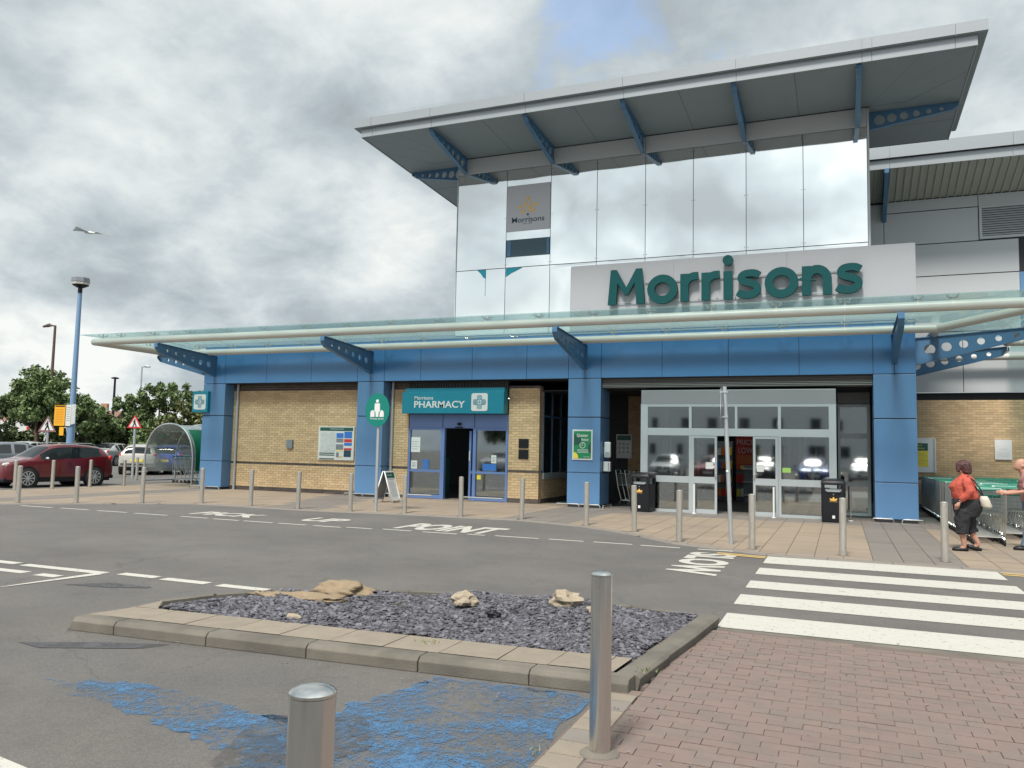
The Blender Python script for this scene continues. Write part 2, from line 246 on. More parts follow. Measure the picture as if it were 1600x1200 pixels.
# ------------------------------------------------------------------ helpers
class MB:
    def __init__(s): s.v = []; s.f = []; s.smooth = False
    def box(s, a, b):
        x0, y0, z0 = (min(a[i], b[i]) for i in range(3)); x1, y1, z1 = (max(a[i], b[i]) for i in range(3)); n = len(s.v)
        s.v += [(x0, y0, z0), (x1, y0, z0), (x1, y1, z0), (x0, y1, z0), (x0, y0, z1), (x1, y0, z1), (x1, y1, z1), (x0, y1, z1)]
        s.f += [(n, n+3, n+2, n+1), (n+4, n+5, n+6, n+7), (n, n+1, n+5, n+4), (n+1, n+2, n+6, n+5), (n+2, n+3, n+7, n+6), (n+3, n, n+4, n+7)]; return s
    def quad(s, *p): n = len(s.v); s.v += [tuple(q) for q in p]; s.f.append(tuple(range(n, n+len(p)))); return s
    def tube(s, pts, r, seg=12, cap=True, ell=None):
        pts = [Vector(p) for p in pts]; rs = r if isinstance(r, (list, tuple)) else [r]*len(pts); n0 = len(s.v); prev = None
        for i, p in enumerate(pts):
            t = (pts[min(i+1, len(pts)-1)]-pts[max(i-1, 0)]).normalized()
            if prev is None: a = t.orthogonal().normalized() if abs(t.z) < .999 else Vector((1, 0, 0))
            else: a = (prev-t*prev.dot(t)).normalized()
            prev = a; b = t.cross(a)
            for k in range(seg):
                w = 2*PI*k/seg; s.v.append(tuple(p+(a*math.cos(w)+b*math.sin(w))*rs[i]))
        for i in range(len(pts)-1):
            for k in range(seg):
                q = n0+i*seg; s.f.append((q+k, q+(k+1) % seg, q+seg+(k+1) % seg, q+seg+k))
        if cap: s.f.append(tuple(n0+k for k in range(seg-1, -1, -1))); s.f.append(tuple(n0+(len(pts)-1)*seg+k for k in range(seg)))
        return s
    def rings(s, secs, seg=20, cap=True):
        """horizontal ellipses (x,y,z,rx,ry)"""
        n0 = len(s.v)
        for (x, y, z, rx, ry) in secs:
            for k in range(seg): w = 2*PI*k/seg; s.v.append((x+rx*math.cos(w), y+ry*math.sin(w), z))
        for i in range(len(secs)-1):
            for k in range(seg): q = n0+i*seg; s.f.append((q+k, q+(k+1) % seg, q+seg+(k+1) % seg, q+seg+k))
        if cap: s.f.append(tuple(n0+k for k in range(seg-1, -1, -1))); s.f.append(tuple(n0+(len(secs)-1)*seg+k for k in range(seg)))
        return s
    def prism(s, poly, z0, z1):
        n = len(s.v); k = len(poly); s.v += [(p[0], p[1], z0) for p in poly]+[(p[0], p[1], z1) for p in poly]
        s.f.append(tuple(n+i for i in range(k-1, -1, -1))); s.f.append(tuple(n+k+i for i in range(k)))
        s.f += [(n+i, n+(i+1) % k, n+k+(i+1) % k, n+k+i) for i in range(k)]; return s
    def ball(s, c, r, seg=12, rg=8):
        r = r if isinstance(r, (tuple, list)) else (r, r, r)
        return s.rings([(c[0], c[1], c[2]+r[2]*math.sin(-PI/2+PI*(i+.02)/(rg+.04)), r[0]*math.cos(-PI/2+PI*(i+.02)/(rg+.04)), r[1]*math.cos(-PI/2+PI*(i+.02)/(rg+.04))) for i in range(rg+1)], seg)
    def xf(s, mtx): s.v = [tuple(mtx @ Vector(p)) for p in s.v]; return s
    def build(s, name, m, parent=None, bevel=0, smooth=None, world=True):
        off = Vector((0, 0, 0)); p = parent
        while p is not None: off = off+p.location; p = p.parent
        me = bpy.data.meshes.new(name); v = np.array(s.v, dtype=float)-np.array(off)[None, :]
        me.from_pydata(v.tolist(), [], s.f); me.materials.append(m if not isinstance(m, str) else M[m])
        if s.smooth or smooth:
            for pl in me.polygons: pl.use_smooth = True
            if smooth != 'all': me.set_sharp_from_angle(angle=math.radians(40))
        o = bpy.data.objects.new(name, me); COL.objects.link(o); o.parent = parent
        if bevel:
            b = o.modifiers.new('b', 'BEVEL'); b.width = bevel; b.segments = 2; b.limit_method = 'ANGLE'
        return o
def tag(o, label=None, cat=None, group=None, kind=None):
    if label: o['label'] = label
    if cat: o['category'] = cat
    if group: o['group'] = group
    if kind: o['kind'] = kind
    return o
def thing(name, label, cat, loc=(0, 0, 0), group=None):
    o = bpy.data.objects.new(name, None); COL.objects.link(o); o.location = loc; o.empty_display_size = .2
    return tag(o, label, cat, group)
def box(name, a, b, m, parent=None, bevel=0): return MB().box(a, b).build(name, m, parent, bevel)
def tree_copy(o, parent=None):
    c = o.copy(); COL.objects.link(c); c.parent = parent
    for ch in o.children: tree_copy(ch, c)
    return c
def dup(root, loc, rz=None, label=None, group=None):
    c = tree_copy(root); c.location = loc
    if rz is not None: c.rotation_euler = (0, 0, rz)
    if label: c['label'] = label
    if group: c['group'] = group
    return c
FRONT = Matrix(((1, 0, 0, 0), (0, 0, -1, 0), (0, 1, 0, 0), (0, 0, 0, 1)))      # drawing plane -> facing -Y
GROUND = Matrix.Identity(4)
def curve_mesh(cu, mtx, name, m, parent):
    ob = bpy.data.objects.new('tmp', cu); COL.objects.link(ob); dg = bpy.context.evaluated_depsgraph_get(); dg.update()
    me = bpy.data.meshes.new_from_object(ob.evaluated_get(dg)); bpy.data.objects.remove(ob); bpy.data.curves.remove(cu)
    off = Vector((0, 0, 0)); p = parent
    while p is not None: off = off+p.location; p = p.parent
    me.transform(Matrix.Translation(-off) @ mtx); me.materials.clear(); me.materials.append(M[m] if isinstance(m, str) else m); me.name = name
    o = bpy.data.objects.new(name, me); COL.objects.link(o); o.parent = parent; return o
def plate(name, loops, t, mtx, m, parent=None):
    cu = bpy.data.curves.new('c', 'CURVE'); cu.dimensions = '2D'; cu.fill_mode = 'BOTH'; cu.extrude = t/2
    for lp in loops:
        sp = cu.splines.new('POLY'); sp.points.add(len(lp)-1); sp.use_cyclic_u = True
        for i, q in enumerate(lp): sp.points[i].co = (q[0], q[1], 0, 1)
    return curve_mesh(cu, mtx, name, m, parent)
def text(name, body, x0, y0, w, h, mtx, m, parent=None, ext=.001, bold=.0):
    """text fitted into the rectangle x0,y0,w,h of a drawing plane"""
    cu = bpy.data.curves.new('t', 'FONT'); cu.body = body; cu.extrude = ext; cu.offset = bold; cu.resolution_u = 4
    ob = bpy.data.objects.new('tmp', cu); COL.objects.link(ob); dg = bpy.context.evaluated_depsgraph_get(); dg.update()
    me = bpy.data.meshes.new_from_object(ob.evaluated_get(dg)); bpy.data.objects.remove(ob)
    co = np.array([v.co[:] for v in me.vertices]); lo = co.min(0); hi = co.max(0); k = (w/(hi[0]-lo[0]), h/(hi[1]-lo[1]))
    me.transform(mtx @ Matrix.Translation((x0, y0, 0)) @ Matrix.Diagonal((k[0], k[1], 1, 1)) @ Matrix.Translation((-lo[0], -lo[1], 0)))
    off = Vector((0, 0, 0)); p = parent
    while p is not None: off = off+p.location; p = p.parent
    me.transform(Matrix.Translation(-off)); me.materials.clear(); me.materials.append(M[m]); me.name = name
    o = bpy.data.objects.new(name, me); COL.objects.link(o); o.parent = parent; return o
def fp(Y): return Matrix.Translation((0, Y, 0)) @ FRONT
def circ(cx, cy, r, n=20, ry=None): return [(cx+r*math.cos(2*PI*k/n), cy+(ry or r)*math.sin(2*PI*k/n)) for k in range(n)]
def stroke(pts, w):
    """outline of a thick polyline with mitred joints"""
    pts = [Vector((p[0], p[1])) for p in pts]; Lft = []; Rgt = []
    for i, p in enumerate(pts):
        d0 = (p-pts[i-1]).normalized() if i else (pts[1]-p).normalized(); d1 = (pts[i+1]-p).normalized() if i < len(pts)-1 else d0
        nn = (Vector((-d0.y, d0.x))+Vector((-d1.y, d1.x))); nn.normalize(); k = w/2/max(.45, nn.dot(Vector((-d0.y, d0.x))))
        Lft.append(p+nn*k); Rgt.append(p-nn*k)
    return [tuple(q) for q in Lft]+[tuple(q) for q in reversed(Rgt)]
def arc(cx, cy, r, a0, a1, n=12, ry=None): return [(cx+r*math.cos(math.radians(a0+(a1-a0)*k/n)), cy+(ry or r)*math.sin(math.radians(a0+(a1-a0)*k/n))) for k in range(n+1)]
def polysheet(name, poly, z, m, parent=None, kind=None):
    mb = MB(); mb.quad(*[(p[0], p[1], z) for p in poly]); o = mb.build(name, m, parent)
    if kind: o['kind'] = kind
    return o
def instances(me, name, parent, mats):
    """objects sharing one mesh, placed by 4x4 matrices given in the parent's space"""
    for k in mats:
        o = bpy.data.objects.new(name, me); COL.objects.link(o); o.parent = parent; o.matrix_local = k
def inside(poly, x, y):
    c = False; j = len(poly)-1
    for i in range(len(poly)):
        if (poly[i][1] > y) != (poly[j][1] > y) and x < (poly[j][0]-poly[i][0])*(y-poly[i][1])/(poly[j][1]-poly[i][1])+poly[i][0]: c = not c
        j = i
    return c
CAMP = Vector((0, -21.3846, 1.6))
# ================================================================== GROUND
road = polysheet('road', [(-400, -300), (300, -300), (300, 500), (-400, 500)], 0, 'asphalt'); road['kind'] = 'structure'
# pavement in front of the shop
KERB = [(9, -8.45), (1.6, -8.14), (-1.1, -8.0), (-1.9, -7.62), (-2.75, -7.25), (-3.85, -6.05), (-5.05, -5.22), (-6.7, -4.66), (-8.1, -4.82), (-9.6, -4.86), (-10.9, -5.15), (-12.4, -5.3), (-13.9, -5.25), (-15.35, -5.3), (-16.55, -6.1), (-17.6, -7.05), (-18.6, -7.95), (-23.7, -12.2)]
PAVE = KERB+[(-23.7, 9), (9, 9)]
pav = polysheet('pavement', PAVE, .004, 'joint'); pav['kind'] = 'structure'
kl = MB()
for (a, b) in zip(KERB[:-1], KERB[1:]):
    a = Vector((*a, 0)); b = Vector((*b, 0)); d = (b-a).normalized(); nrm = Vector((-d.y, d.x, 0)) ; 
    if nrm.y > 0: nrm = -nrm
    Ln = (b-a).length; k = max(1, round(Ln/.9)); 
    for i in range(k):
        p = a+d*(Ln*i/k+.004); q = a+d*(Ln*(i+1)/k-.004)
        me = MB().quad(p-nrm*.13+Vector((0, 0, .022)), p+nrm*.0+Vector((0, 0, .017)), q+nrm*.0+Vector((0, 0, .017)), q-nrm*.13+Vector((0, 0, .022)))
        me.quad(p+Vector((0, 0, .017)), p+nrm*.012, q+nrm*.012, q+Vector((0, 0, .017))).build('kerb_stone', 'kerbflush', pav)
SW, SH = .42, .63
def is_grey(x, y):
    for a, b, sl in ((.42, 1.8, 0), (-7.3, -5.6, .0), (-14.2, -12.6, -.35), (-20.6, -19.1, 0)):
        u = x-sl*(y+2)
        if a < u < b: return True
    return y > -1.05 and x > -7.3
slabs = []
ny0, ny1 = -20, 4
for i in range(int(-23.6/SW)-1, int(8/SW)+1):
    for j in range(ny0, ny1):
        x0 = -1.237+i*SW+.0; y0 = -.1+j*SH
        cs = [(x0+.004, y0+.004), (x0+SW-.004, y0+.004), (x0+SW-.004, y0+SH-.004), (x0+.004, y0+SH-.004)]
        ins = [inside(PAVE, *c) for c in cs]
        if not any(ins): continue
        # clip front against the kerb line by shortening
        def kerb_y(x):
            for (a, b) in zip(KERB[:-1], KERB[1:]):
                if b[0] <= x <= a[0]: return a[1]+(b[1]-a[1])*(a[0]-x)/(a[0]-b[0])
            return -99
        ya, yb = max(cs[0][1], kerb_y(cs[0][0])+.135), max(cs[1][1], kerb_y(cs[1][0])+.135)
        if ya > cs[3][1]-.01 and yb > cs[2][1]-.01: continue
        if x0 < -23.7 or (x0 > -18.9 and y0 > .6 and x0 < .8): continue
        ya, yb = min(ya, cs[3][1]-.01), min(yb, cs[2][1]-.01)
        slabs.append([(cs[0][0], ya), (cs[1][0], yb), cs[2], cs[3]])
slabs.sort(key=lambda q: (Vector((*q[0], 0))-CAMP).length)
rest = {True: MB(), False: MB()}
for n, q in enumerate(slabs):
    z = .020+rng.uniform(-.0015, .0015); g = is_grey(q[0][0]+.2, q[2][1]-.3)
    if n < 300: MB().quad(*[(p[0], p[1], z) for p in q]).build('paving_slab', 'slab_grey' if g else 'slab', pav)
    else: rest[g].quad(*[(p[0], p[1], z) for p in q])
for g in (True, False): rest[g].build('paving_slabs_beyond', 'slab_grey' if g else 'slab', pav)['kind'] = 'stuff'
# ---- road markings
def jag(poly, n=16, a=.07):
    o = []
    for p, q in zip(poly, poly[1:]+poly[:1]):
        for k in range(n): t = k/n; w = a*math.sin(PI*t)**.5 if k else 0; o.append((p[0]+(q[0]-p[0])*t+rng.normal(0, w*.6), p[1]+(q[1]-p[1])*t+rng.normal(0, w*.6)))
    return o
def mark(name, poly, m='white_paint', z=.004): return polysheet(name, poly, z, m, road)
for k, (y0, y1) in enumerate([(-8.97, -8.13), (-10.14, -9.50), (-11.32, -10.74), (-12.46, -11.82), (-13.70, -12.99)]):
    mark('zebra_stripe', [(-1.07, y0), (2.03, y0+.0), (2.03, y1), (-1.07, y1)])
for x0, x1, y in [(-18.05, -17.0, -8.05), (-16.8, -15.9, -8.0), (-15.6, -14.7, -8.02), (-14.45, -13.5, -8.04), (-13.1, -12.35, -8.06), (-12.17, -11.5, -8.1), (-11.38, -10.63, -8.1), (-10.5, -9.82, -8.1), (-9.65, -9.0, -8.1), (-8.95, -8.36, -8.0), (-8.17, -7.54, -7.92), (-7.3, -6.58, -7.93), (-6.41, -6.05, -7.84), (-5.87, -5.02, -7.79), (-4.84, -4.19, -7.76), (-4.02, -3.32, -7.74), (-3.17, -2.5, -7.78), (-2.21, -1.64, -7.78)]:
    mark('lane_dash', [(x0, y-.045), (x1, y-.045), (x1, y+.045), (x0, y+.045)])
mark('yellow_line', [(-1.85, -8.13), (-1.09, -8.26), (-1.09, -8.16), (-1.85, -8.03)], 'yellow_paint')
mark('yellow_line', [(-1.85, -8.31), (-1.09, -8.44), (-1.09, -8.34), (-1.75, -8.23)], 'yellow_paint', .008)
mark('yellow_line', [(2.06, -8.28), (9, -8.62), (9, -8.52), (2.06, -8.18)], 'yellow_paint')
mark('yellow_line', [(2.06, -8.46), (9, -8.8), (9, -8.70), (2.06, -8.36)], 'yellow_paint')
mark('yellow_line', [(-23.5, -12.6), (-18.6, -8.5), (-18.55, -8.4), (-23.5, -12.45)], 'yellow_paint')
for (w_, x0, x1, y0, y1) in (('PICK', -13.45, -11.72, -7.52, -6.78), ('UP', -10.57, -9.66, -7.44, -6.62), ('POINT', -8.12, -6.08, -7.68, -6.48)):
    text('road_lettering', w_, x0, y0, x1-x0, y1-y0, Matrix.Translation((0, 0, .006)), 'white_paint', road, .0, .042)
text('road_lettering', 'SLOW', 8.2, -2.23, 2.42, .72, Matrix.Translation((0, 0, .006)) @ Matrix.Rotation(-PI/2, 4, 'Z'), 'white_paint', road, .0, .042)
for x0, x1, y in [(-10.9, -9.75, -14.17), (-9.6, -8.96, -14.2), (-8.02, -7.45, -14.12), (-7.32, -6.66, -14.15), (-6.48, -5.81, -14.17), (-5.67, -5.05, -14.18)]:
    mark('give_way_dash', [(x0, y-.075), (x1, y-.075), (x1, y+.075), (x0, y+.075)])
mark('give_way_dash', [(-8.96, -14.27), (-8.2, -14.27), (-8.2, -14.12), (-8.96, -14.12)])
for x0, x1, y in [(-10.6, -9.02, -14.6), (-8.79, -8.45, -14.62)]:
    mark('give_way_dash', [(x0, y-.075), (x1, y-.075), (x1, y+.075), (x0, y+.075)])
mark('bay_line', [(-8.37, -15.4), (-8.33, -15.33), (-8.15, -14.28), (-8.3, -14.28)], z=.006)
mark('bay_line', [(-8.30, -15.45), (-9.5, -19), (-9.6, -19), (-8.38, -15.4)], z=.004)
mark('bay_line', [(-5.2, -18.42), (-3.95, -18.50), (-3.45, -18.58), (-3.45, -18.66), (-5.2, -18.60)])
mark('blue_paint', jag([(-4.95, -17.50), (-4.2, -17.28), (-3.3, -17.42), (-2.75, -17.5), (-2.6, -18.0), (-3.2, -17.9), (-4.0, -17.72)]), 'blue_paint2')
mark('blue_paint', jag([(-2.72, -16.72), (-2.62, -16.28), (-1.50, -16.28), (-1.42, -19.2), (-2.55, -19.2), (-2.95, -17.6)]), 'blue_paint', .006)
mark('dark_stain', [(-2.72+.36*math.cos(a)*(1+.2*math.sin(3*a)), -17.75+.5*math.sin(a)*(1+.15*math.cos(5*a))) for a in [2*PI*k/24 for k in range(24)]], 'stain_and_foot_shadow', .010)
mark('dark_stain', [(-6.0, -16.9), (-5.45, -16.62), (-4.9, -16.42), (-5.0, -16.62), (-5.7, -16.95)], 'stain_and_foot_shadow2', .005)
mark('dark_stain', [(-7.95, -14.95), (-7.6, -14.62), (-7.0, -14.62), (-7.0, -14.7), (-7.5, -14.9)], 'stain_and_foot_shadow2', .005)
# ---- red block footpath
foot = polysheet('footpath', [(-1.46, -19.7), (2.4, -19.7), (2.4, -13.98), (-1.02, -13.86), (-1.02, -14.0), (-1.22, -16.32), (-1.46, -16.32)], .0175, 'block_joint'); foot['kind'] = 'structure'
me_b = MB(); me_b.box((-.0975, -.0475, -.01), (.0975, .0475, .012)); bo = me_b.build('paving_block', 'block', foot); bme = bo.data; bpy.data.objects.remove(bo)
bvs = bpy.data.meshes.new('b')
bl = []
for j in range(60):
    y = -19.6+j*.1
    for i in range(20):
        x = -1.12+i*.2+(0 if j % 2 else .1)
        lim = -13.93-(x+1)*.02
        if x < -1.0 and j % 2 == 0: pass
        if y+.05 < lim and x > -1.2 and x < 2.3: bl.append((x, y))
bl.sort(key=lambda q: (Vector((q[0], q[1], 0))-CAMP).length if q[1] > -18.7 else 50)
rs = MB(); bi = []
hb_m = MB().box((-.0475, -.0475, -.01), (.0475, .0475, .012)).build('paving_block', 'block', foot); hbm = hb_m.data; bpy.data.objects.remove(hb_m)
hl = [Matrix.Translation((-1.17, -19.6+j*.1, .012+rng.uniform(-.002, .002))) for j in range(0, 60, 2) if -19.6+j*.1 < -13.98]
instances(hbm, 'paving_block', foot, hl)
instances(bme, 'paving_block', foot, [Matrix.Translation((-1.32, -19.6+j*.1, .012)) for j in range(1, 60, 2) if -16.3 < -19.6+j*.1 < -13.98])
for n, (x, y) in enumerate(bl):
    t = Matrix.Translation((x, y, .012+rng.uniform(-.0025, .0025))) @ Matrix.Rotation(rng.uniform(-.012, .012), 4, 'Z') @ Matrix.Rotation(rng.uniform(-.012, .012), 4, 'X')
    if n < 250: bi.append(t)
    else: k = MB().box((-.0975, -.0475, -.01), (.0975, .0475, .012)).xf(t); o_ = len(rs.v); rs.v += k.v; rs.f += [tuple(o_+a for a in f) for f in k.f]
instances(bme, 'paving_block', foot, bi); rs.build('paving_blocks_beyond', 'block', foot)['kind'] = 'stuff'
for j in range(17):   # edging course beside the blue bay
    y = -19.5+j*.2; MB().box((-1.44, y+.003, .0), (-1.235, y+.195, .022)).build('edging_block', 'edging' if j % 3 else 'kerbflush', foot)
MB().box((-1.05, -13.975, .0), (2.4, -13.79, .016)).build('kerb_stone', 'kerb', foot)
# ---- planted island
isl = tag(polysheet('traffic_island', [(-6.0, -16.1), (-1.2, -16.1), (-1.2, -13.6), (-2.65, -13.55), (-4.2, -13.9), (-5.4, -14.6), (-5.95, -15.3)], .05, 'soil_dark'), kind='structure')
KH = .108
xs = [-6.05, -5.55, -4.63, -3.72, -2.8, -1.9, -1.05]
for a, b in zip(xs[:-1], xs[1:]):
    k = MB(); Y0, Y1 = -16.42, -16.27
    prof = [(Y0, 0), (Y0, KH-.03), (Y0+.03, KH), (Y1, KH+.003), (Y1, 0)]; n = len(k.v)
    sh = .05 if a < -6 else 0
    k.v += [(a+.004+ (sh if z_ > .05 else 0), y, z_) for y, z_ in prof]+[(b-.004, y, z_) for y, z_ in prof]
    k.f += [(n+i, n+5+i, n+5+(i+1) % 5, n+(i+1) % 5) for i in range(5)]+[tuple(n+i for i in range(5)), tuple(n+9-i for i in range(5))]
    k.build('kerb_stone', 'kerb', isl, .006)
ys = [-16.42, -15.5, -14.6, -13.7]
for a, b in zip(ys[:-1], ys[1:]):
    k = MB(); k.v = [(-1.05-(.0), a+.004, 0), (-1.03, a+.004, KH-.02), (-1.06, a+.004, KH), (-1.20, a+.004, KH), (-1.20, a+.004, 0)]; k.v += [(p[0]+0.0, b-.004, p[2]) for p in k.v]
    if a > -16.4: pass
    else: k.v = [(p[0]+.012*(1), max(p[1], -16.268), p[2]) for p in k.v]
    k.f = [(i, (i+1) % 5, 5+(i+1) % 5, 5+i) for i in range(5)]+[tuple(range(4, -1, -1)), tuple(range(5, 10))]; k.build('kerb_stone', 'kerb', isl, .006)
far = [(-1.2, -13.62), (-1.9, -13.5), (-2.65, -13.48), (-3.45, -13.58), (-4.22, -13.83), (-4.9, -14.13), (-5.5, -14.53), (-5.85, -14.95), (-6.05, -15.45)]
for a, b in zip(far[:-1], far[1:]):
    a = Vector((*a, 0)); b = Vector((*b, 0)); d = (b-a).normalized(); nn = Vector((-d.y, d.x, 0)); nn = nn if nn.y < 0 or nn.x > .5 else -nn
    if nn.dot(Vector((-3.3, -15.5, 0))-a) < 0: nn = -nn
    k = MB(); h = KH*.8; k.v = [tuple(p) for p in (a, b, b+nn*.1, a+nn*.1)]; k.v += [(p[0], p[1], h) for p in k.v]
    k.f = [(0, 1, 5, 4), (1, 2, 6, 5), (2, 3, 7, 6), (3, 0, 4, 7), (4, 5, 6, 7)]; k.build('kerb_stone', 'kerb', isl)
ex = -5.9; n = 0
while ex < -1.25:
    w = .455; x1 = min(ex+w-.007, -1.21)
    MB().quad((ex, -16.262, KH+.002+n % 2*.002), (x1, -16.262, KH+.002+n % 2*.002), (x1, -15.86, KH+.004), (ex+(.0 if n else .25), -15.86, KH+.004)).quad((ex, -15.86, KH+.004), (x1, -15.86, KH+.004), (x1, -15.858, .05), (ex, -15.858, .05)).build('edging_slab', 'edging', isl); ex += w; n += 1
MB().quad((-6.0, -16.265, KH), (-5.9, -16.265, KH), (-5.65, -15.86, KH), (-5.95, -15.5, KH*.9), (-6.02, -15.6, KH*.6)).build('edging_slab', 'edging', isl)
# slate chippings of flat shards
BED = [(-5.62, -15.85), (-1.21, -15.85), (-1.21, -13.72), (-1.9, -13.61), (-2.65, -13.59), (-3.45, -13.69), (-4.2, -13.94), (-4.85, -14.24), (-5.42, -14.63), (-5.75, -15.05)]
def bump(x, y):
    h = .095+.025*math.sin(x*2.1+1)*math.cos(y*2.7)+.02*math.sin(x*5.3+y*4)
    return h
V = []; F = []
cnt = 0
while cnt < 26000:
    x = rng.uniform(-5.8, -1.2); y = rng.uniform(-15.86, -13.6)
    if not inside(BED, x, y): continue
    if math.hypot((x+4.78), (y+14.28)*1.7) < .42 or math.hypot((x+3.95)/.8, (y+14.75)/.12) < .4: continue
    dz = (x+4.9)**2/.7+(y+14.6)**2/.12
    if dz < 1 and rng.random() > .35: continue
    cnt += 1
    s = .009+.034*rng.random()**1.6; n = len(V); k = rng.integers(4, 6); a0 = rng.uniform(0, 6.28); t = rng.uniform(.003, .008)
    tilt = Matrix.Rotation(rng.normal(0, .24), 3, 'X') @ Matrix.Rotation(rng.normal(0, .24), 3, 'Y'); z = bump(x, y)+rng.uniform(-.012, .012)
    el = rng.uniform(.4, .8); rt = rng.uniform(0, 3.14); cr, sr = math.cos(rt), math.sin(rt)
    pts = []
    for q in range(k):
        w = a0+6.283*q/k+rng.uniform(-.3, .3); px, py = s*math.cos(w), s*el*math.sin(w); pts.append((px*cr-py*sr, px*sr+py*cr))
    for zz in (-t/2, t/2):
        for px, py in pts: p = tilt @ Vector((px, py, zz)); V.append((x+p.x, y+p.y, z+p.z))
    F.append(tuple(n+k+i for i in range(k))); F += [(n+i, n+(i+1) % k, n+k+(i+1) % k, n+k+i) for i in range(k)]
mb = MB(); mb.v = V; mb.f = F; tag(mb.build('slate_chippings', 'slate'), 'purple grey slate chippings covering the kerbed island', 'slate chippings', kind='stuff')
# bed base follows the bumps
mb = MB(); GX, GY = 60, 30
for j in range(GY+1):
    for i in range(GX+1):
        x = -5.85+4.66*i/GX; y = -15.87+2.3*j/GY; ins = inside(BED, x, y); mb.v.append((x, y, bump(x, y)-.012 if ins else .06))
mb.f = [(j*(GX+1)+i, j*(GX+1)+i+1, (j+1)*(GX+1)+i+1, (j+1)*(GX+1)+i) for j in range(GY) for i in range(GX) if sum(mb.v[a][2] != .06 for a in (j*(GX+1)+i, j*(GX+1)+i+1, (j+1)*(GX+1)+i+1, (j+1)*(GX+1)+i)) >= 2]
tag(mb.build('planting_bed', 'soil_dark', smooth='all'), kind='structure')
def warp(x, y):
    k = max(0, min(1, (-15.0-y)/.8)); dy = .060*(x+5.83)*k+(.0 if y > -15.7 else .0)
    kx = max(0, min(1, (x+2.2)/1.0)); t_ = (-13.9-y)/2.22; dx = (-.03-.19*t_)*kx
    return x+dx, y+dy
for o in [c for c in isl.children]+[isl, COL.objects['slate_chippings'], COL.objects['planting_bed']]:
    if o.name.startswith('kerb_stone') or True:
        for v in o.data.vertices: v.co.x, v.co.y = warp(v.co.x, v.co.y)
def lump(name, c, r, seed, m, label, cat, rough=.25, sub=3, freq=2.2, facet=False, squash=1):
    import bmesh; from mathutils import noise
    bm = bmesh.new(); bmesh.ops.create_icosphere(bm, subdivisions=sub, radius=1)
    for v in bm.verts:
        d = noise.noise(v.co*freq+Vector((seed, seed*2, 0)))*rough*2+noise.noise(v.co*freq*3+Vector((seed, 0, seed)))*rough*.7
        if facet: d = round(d*5)/5*.9+d*.1
        v.co *= 1+d; v.co.x *= r[0]; v.co.y *= r[1]; v.co.z = max(v.co.z, -.5)*r[2]
    me = bpy.data.meshes.new(name); bm.to_mesh(me); me.materials.append(M[m])
    for p in me.polygons: p.use_smooth = not facet
    o = bpy.data.objects.new(name, me); COL.objects.link(o); o.location = c; return tag(o, label, cat)
lump('soil_mound', (-4.78, -14.25, .10), (.32, .19, .10), 3.3, 'soil', 'sandy mound of dry soil at the back of the slate island', 'soil mound', .22, 4, 1.6)
lump('soil_mound', (-5.0, -14.75, .085), (.5, .17, .045), 5.1, 'soil', 'low scatter of sandy soil in front of the taller soil mound', 'soil patch', .3, 4, 2.)
lump('rock', (-3.3, -14.45, .16), (.115, .08, .075), 8.2, 'rock', 'small pale pointed rock in the middle of the slate island', 'rock', .25, 3, 1.4, True)
lump('rock', (-2.45, -13.98, .15), (.17, .12, .10), 12.7, 'rock', 'larger cream angular rock behind the steel bollard', 'rock', .3, 3, 1.5, True)
lump('rock', (-2.13, -14.15, .13), (.06, .05, .04), 2.7, 'rock', 'fist sized stone just right of the larger cream rock', 'rock', .3, 2, 1.5, True)
lump('rock', (-4.35, -15.62, .12), (.07, .05, .03), 6.2, 'rock', 'flat pale stone near the front edging of the island', 'rock', .3, 2, 1.5, True)
lump('debris', (-2.86, -14.75, .125), (.06, .05, .035), 6.9, 'black', 'small black torn plastic scrap on the slate', 'litter', .5, 3, 2.5)
mb = MB()
for (cx, cy, k) in ((-2.92, -15.86, 26), (-1.23, -15.88, 20), (-3.85, -14.72, 26), (-1.24, -16.9, 12), (-1.46, -17.3, 10), (-1.0, -14.5, 0)):
    for _ in range(k):
        x = cx+rng.normal(0, .05); y = cy+rng.normal(0, .03); h = rng.uniform(.01, .035); a = rng.uniform(0, 6.28); z0 = .11 if cy > -16 else .012
        mb.quad((x-.004, y, z0), (x+.004, y, z0), (x+.02*math.cos(a), y+.02*math.sin(a), z0+h))
tag(mb.build('weeds', 'leaf2'), 'tiny green weeds in the joints of the island edging', 'weeds', kind='stuff')
mb = MB()
for _ in range(110):
    x, y = rng.uniform(-1.1, 1.6), rng.uniform(-18.3, -14.1)
    if rng.random() < .35: x, y = rng.uniform(-5, -1), rng.choice([-16.5, -16.46, -16.6])+rng.normal(0, .05)
    a = rng.uniform(0, 6.28); s = rng.uniform(.005, .017); z = .03; c, d = s*math.cos(a), s*math.sin(a)
    mb.quad((x-c, y-d, z), (x+d*.5, y-c*.5, z+.004), (x+c, y+d, z), (x-d*.5, y+c*.5, z+.006))
tag(mb.build('grit', 'slate'), 'stray slate chips and grit lying on the path', 'grit', kind='stuff')
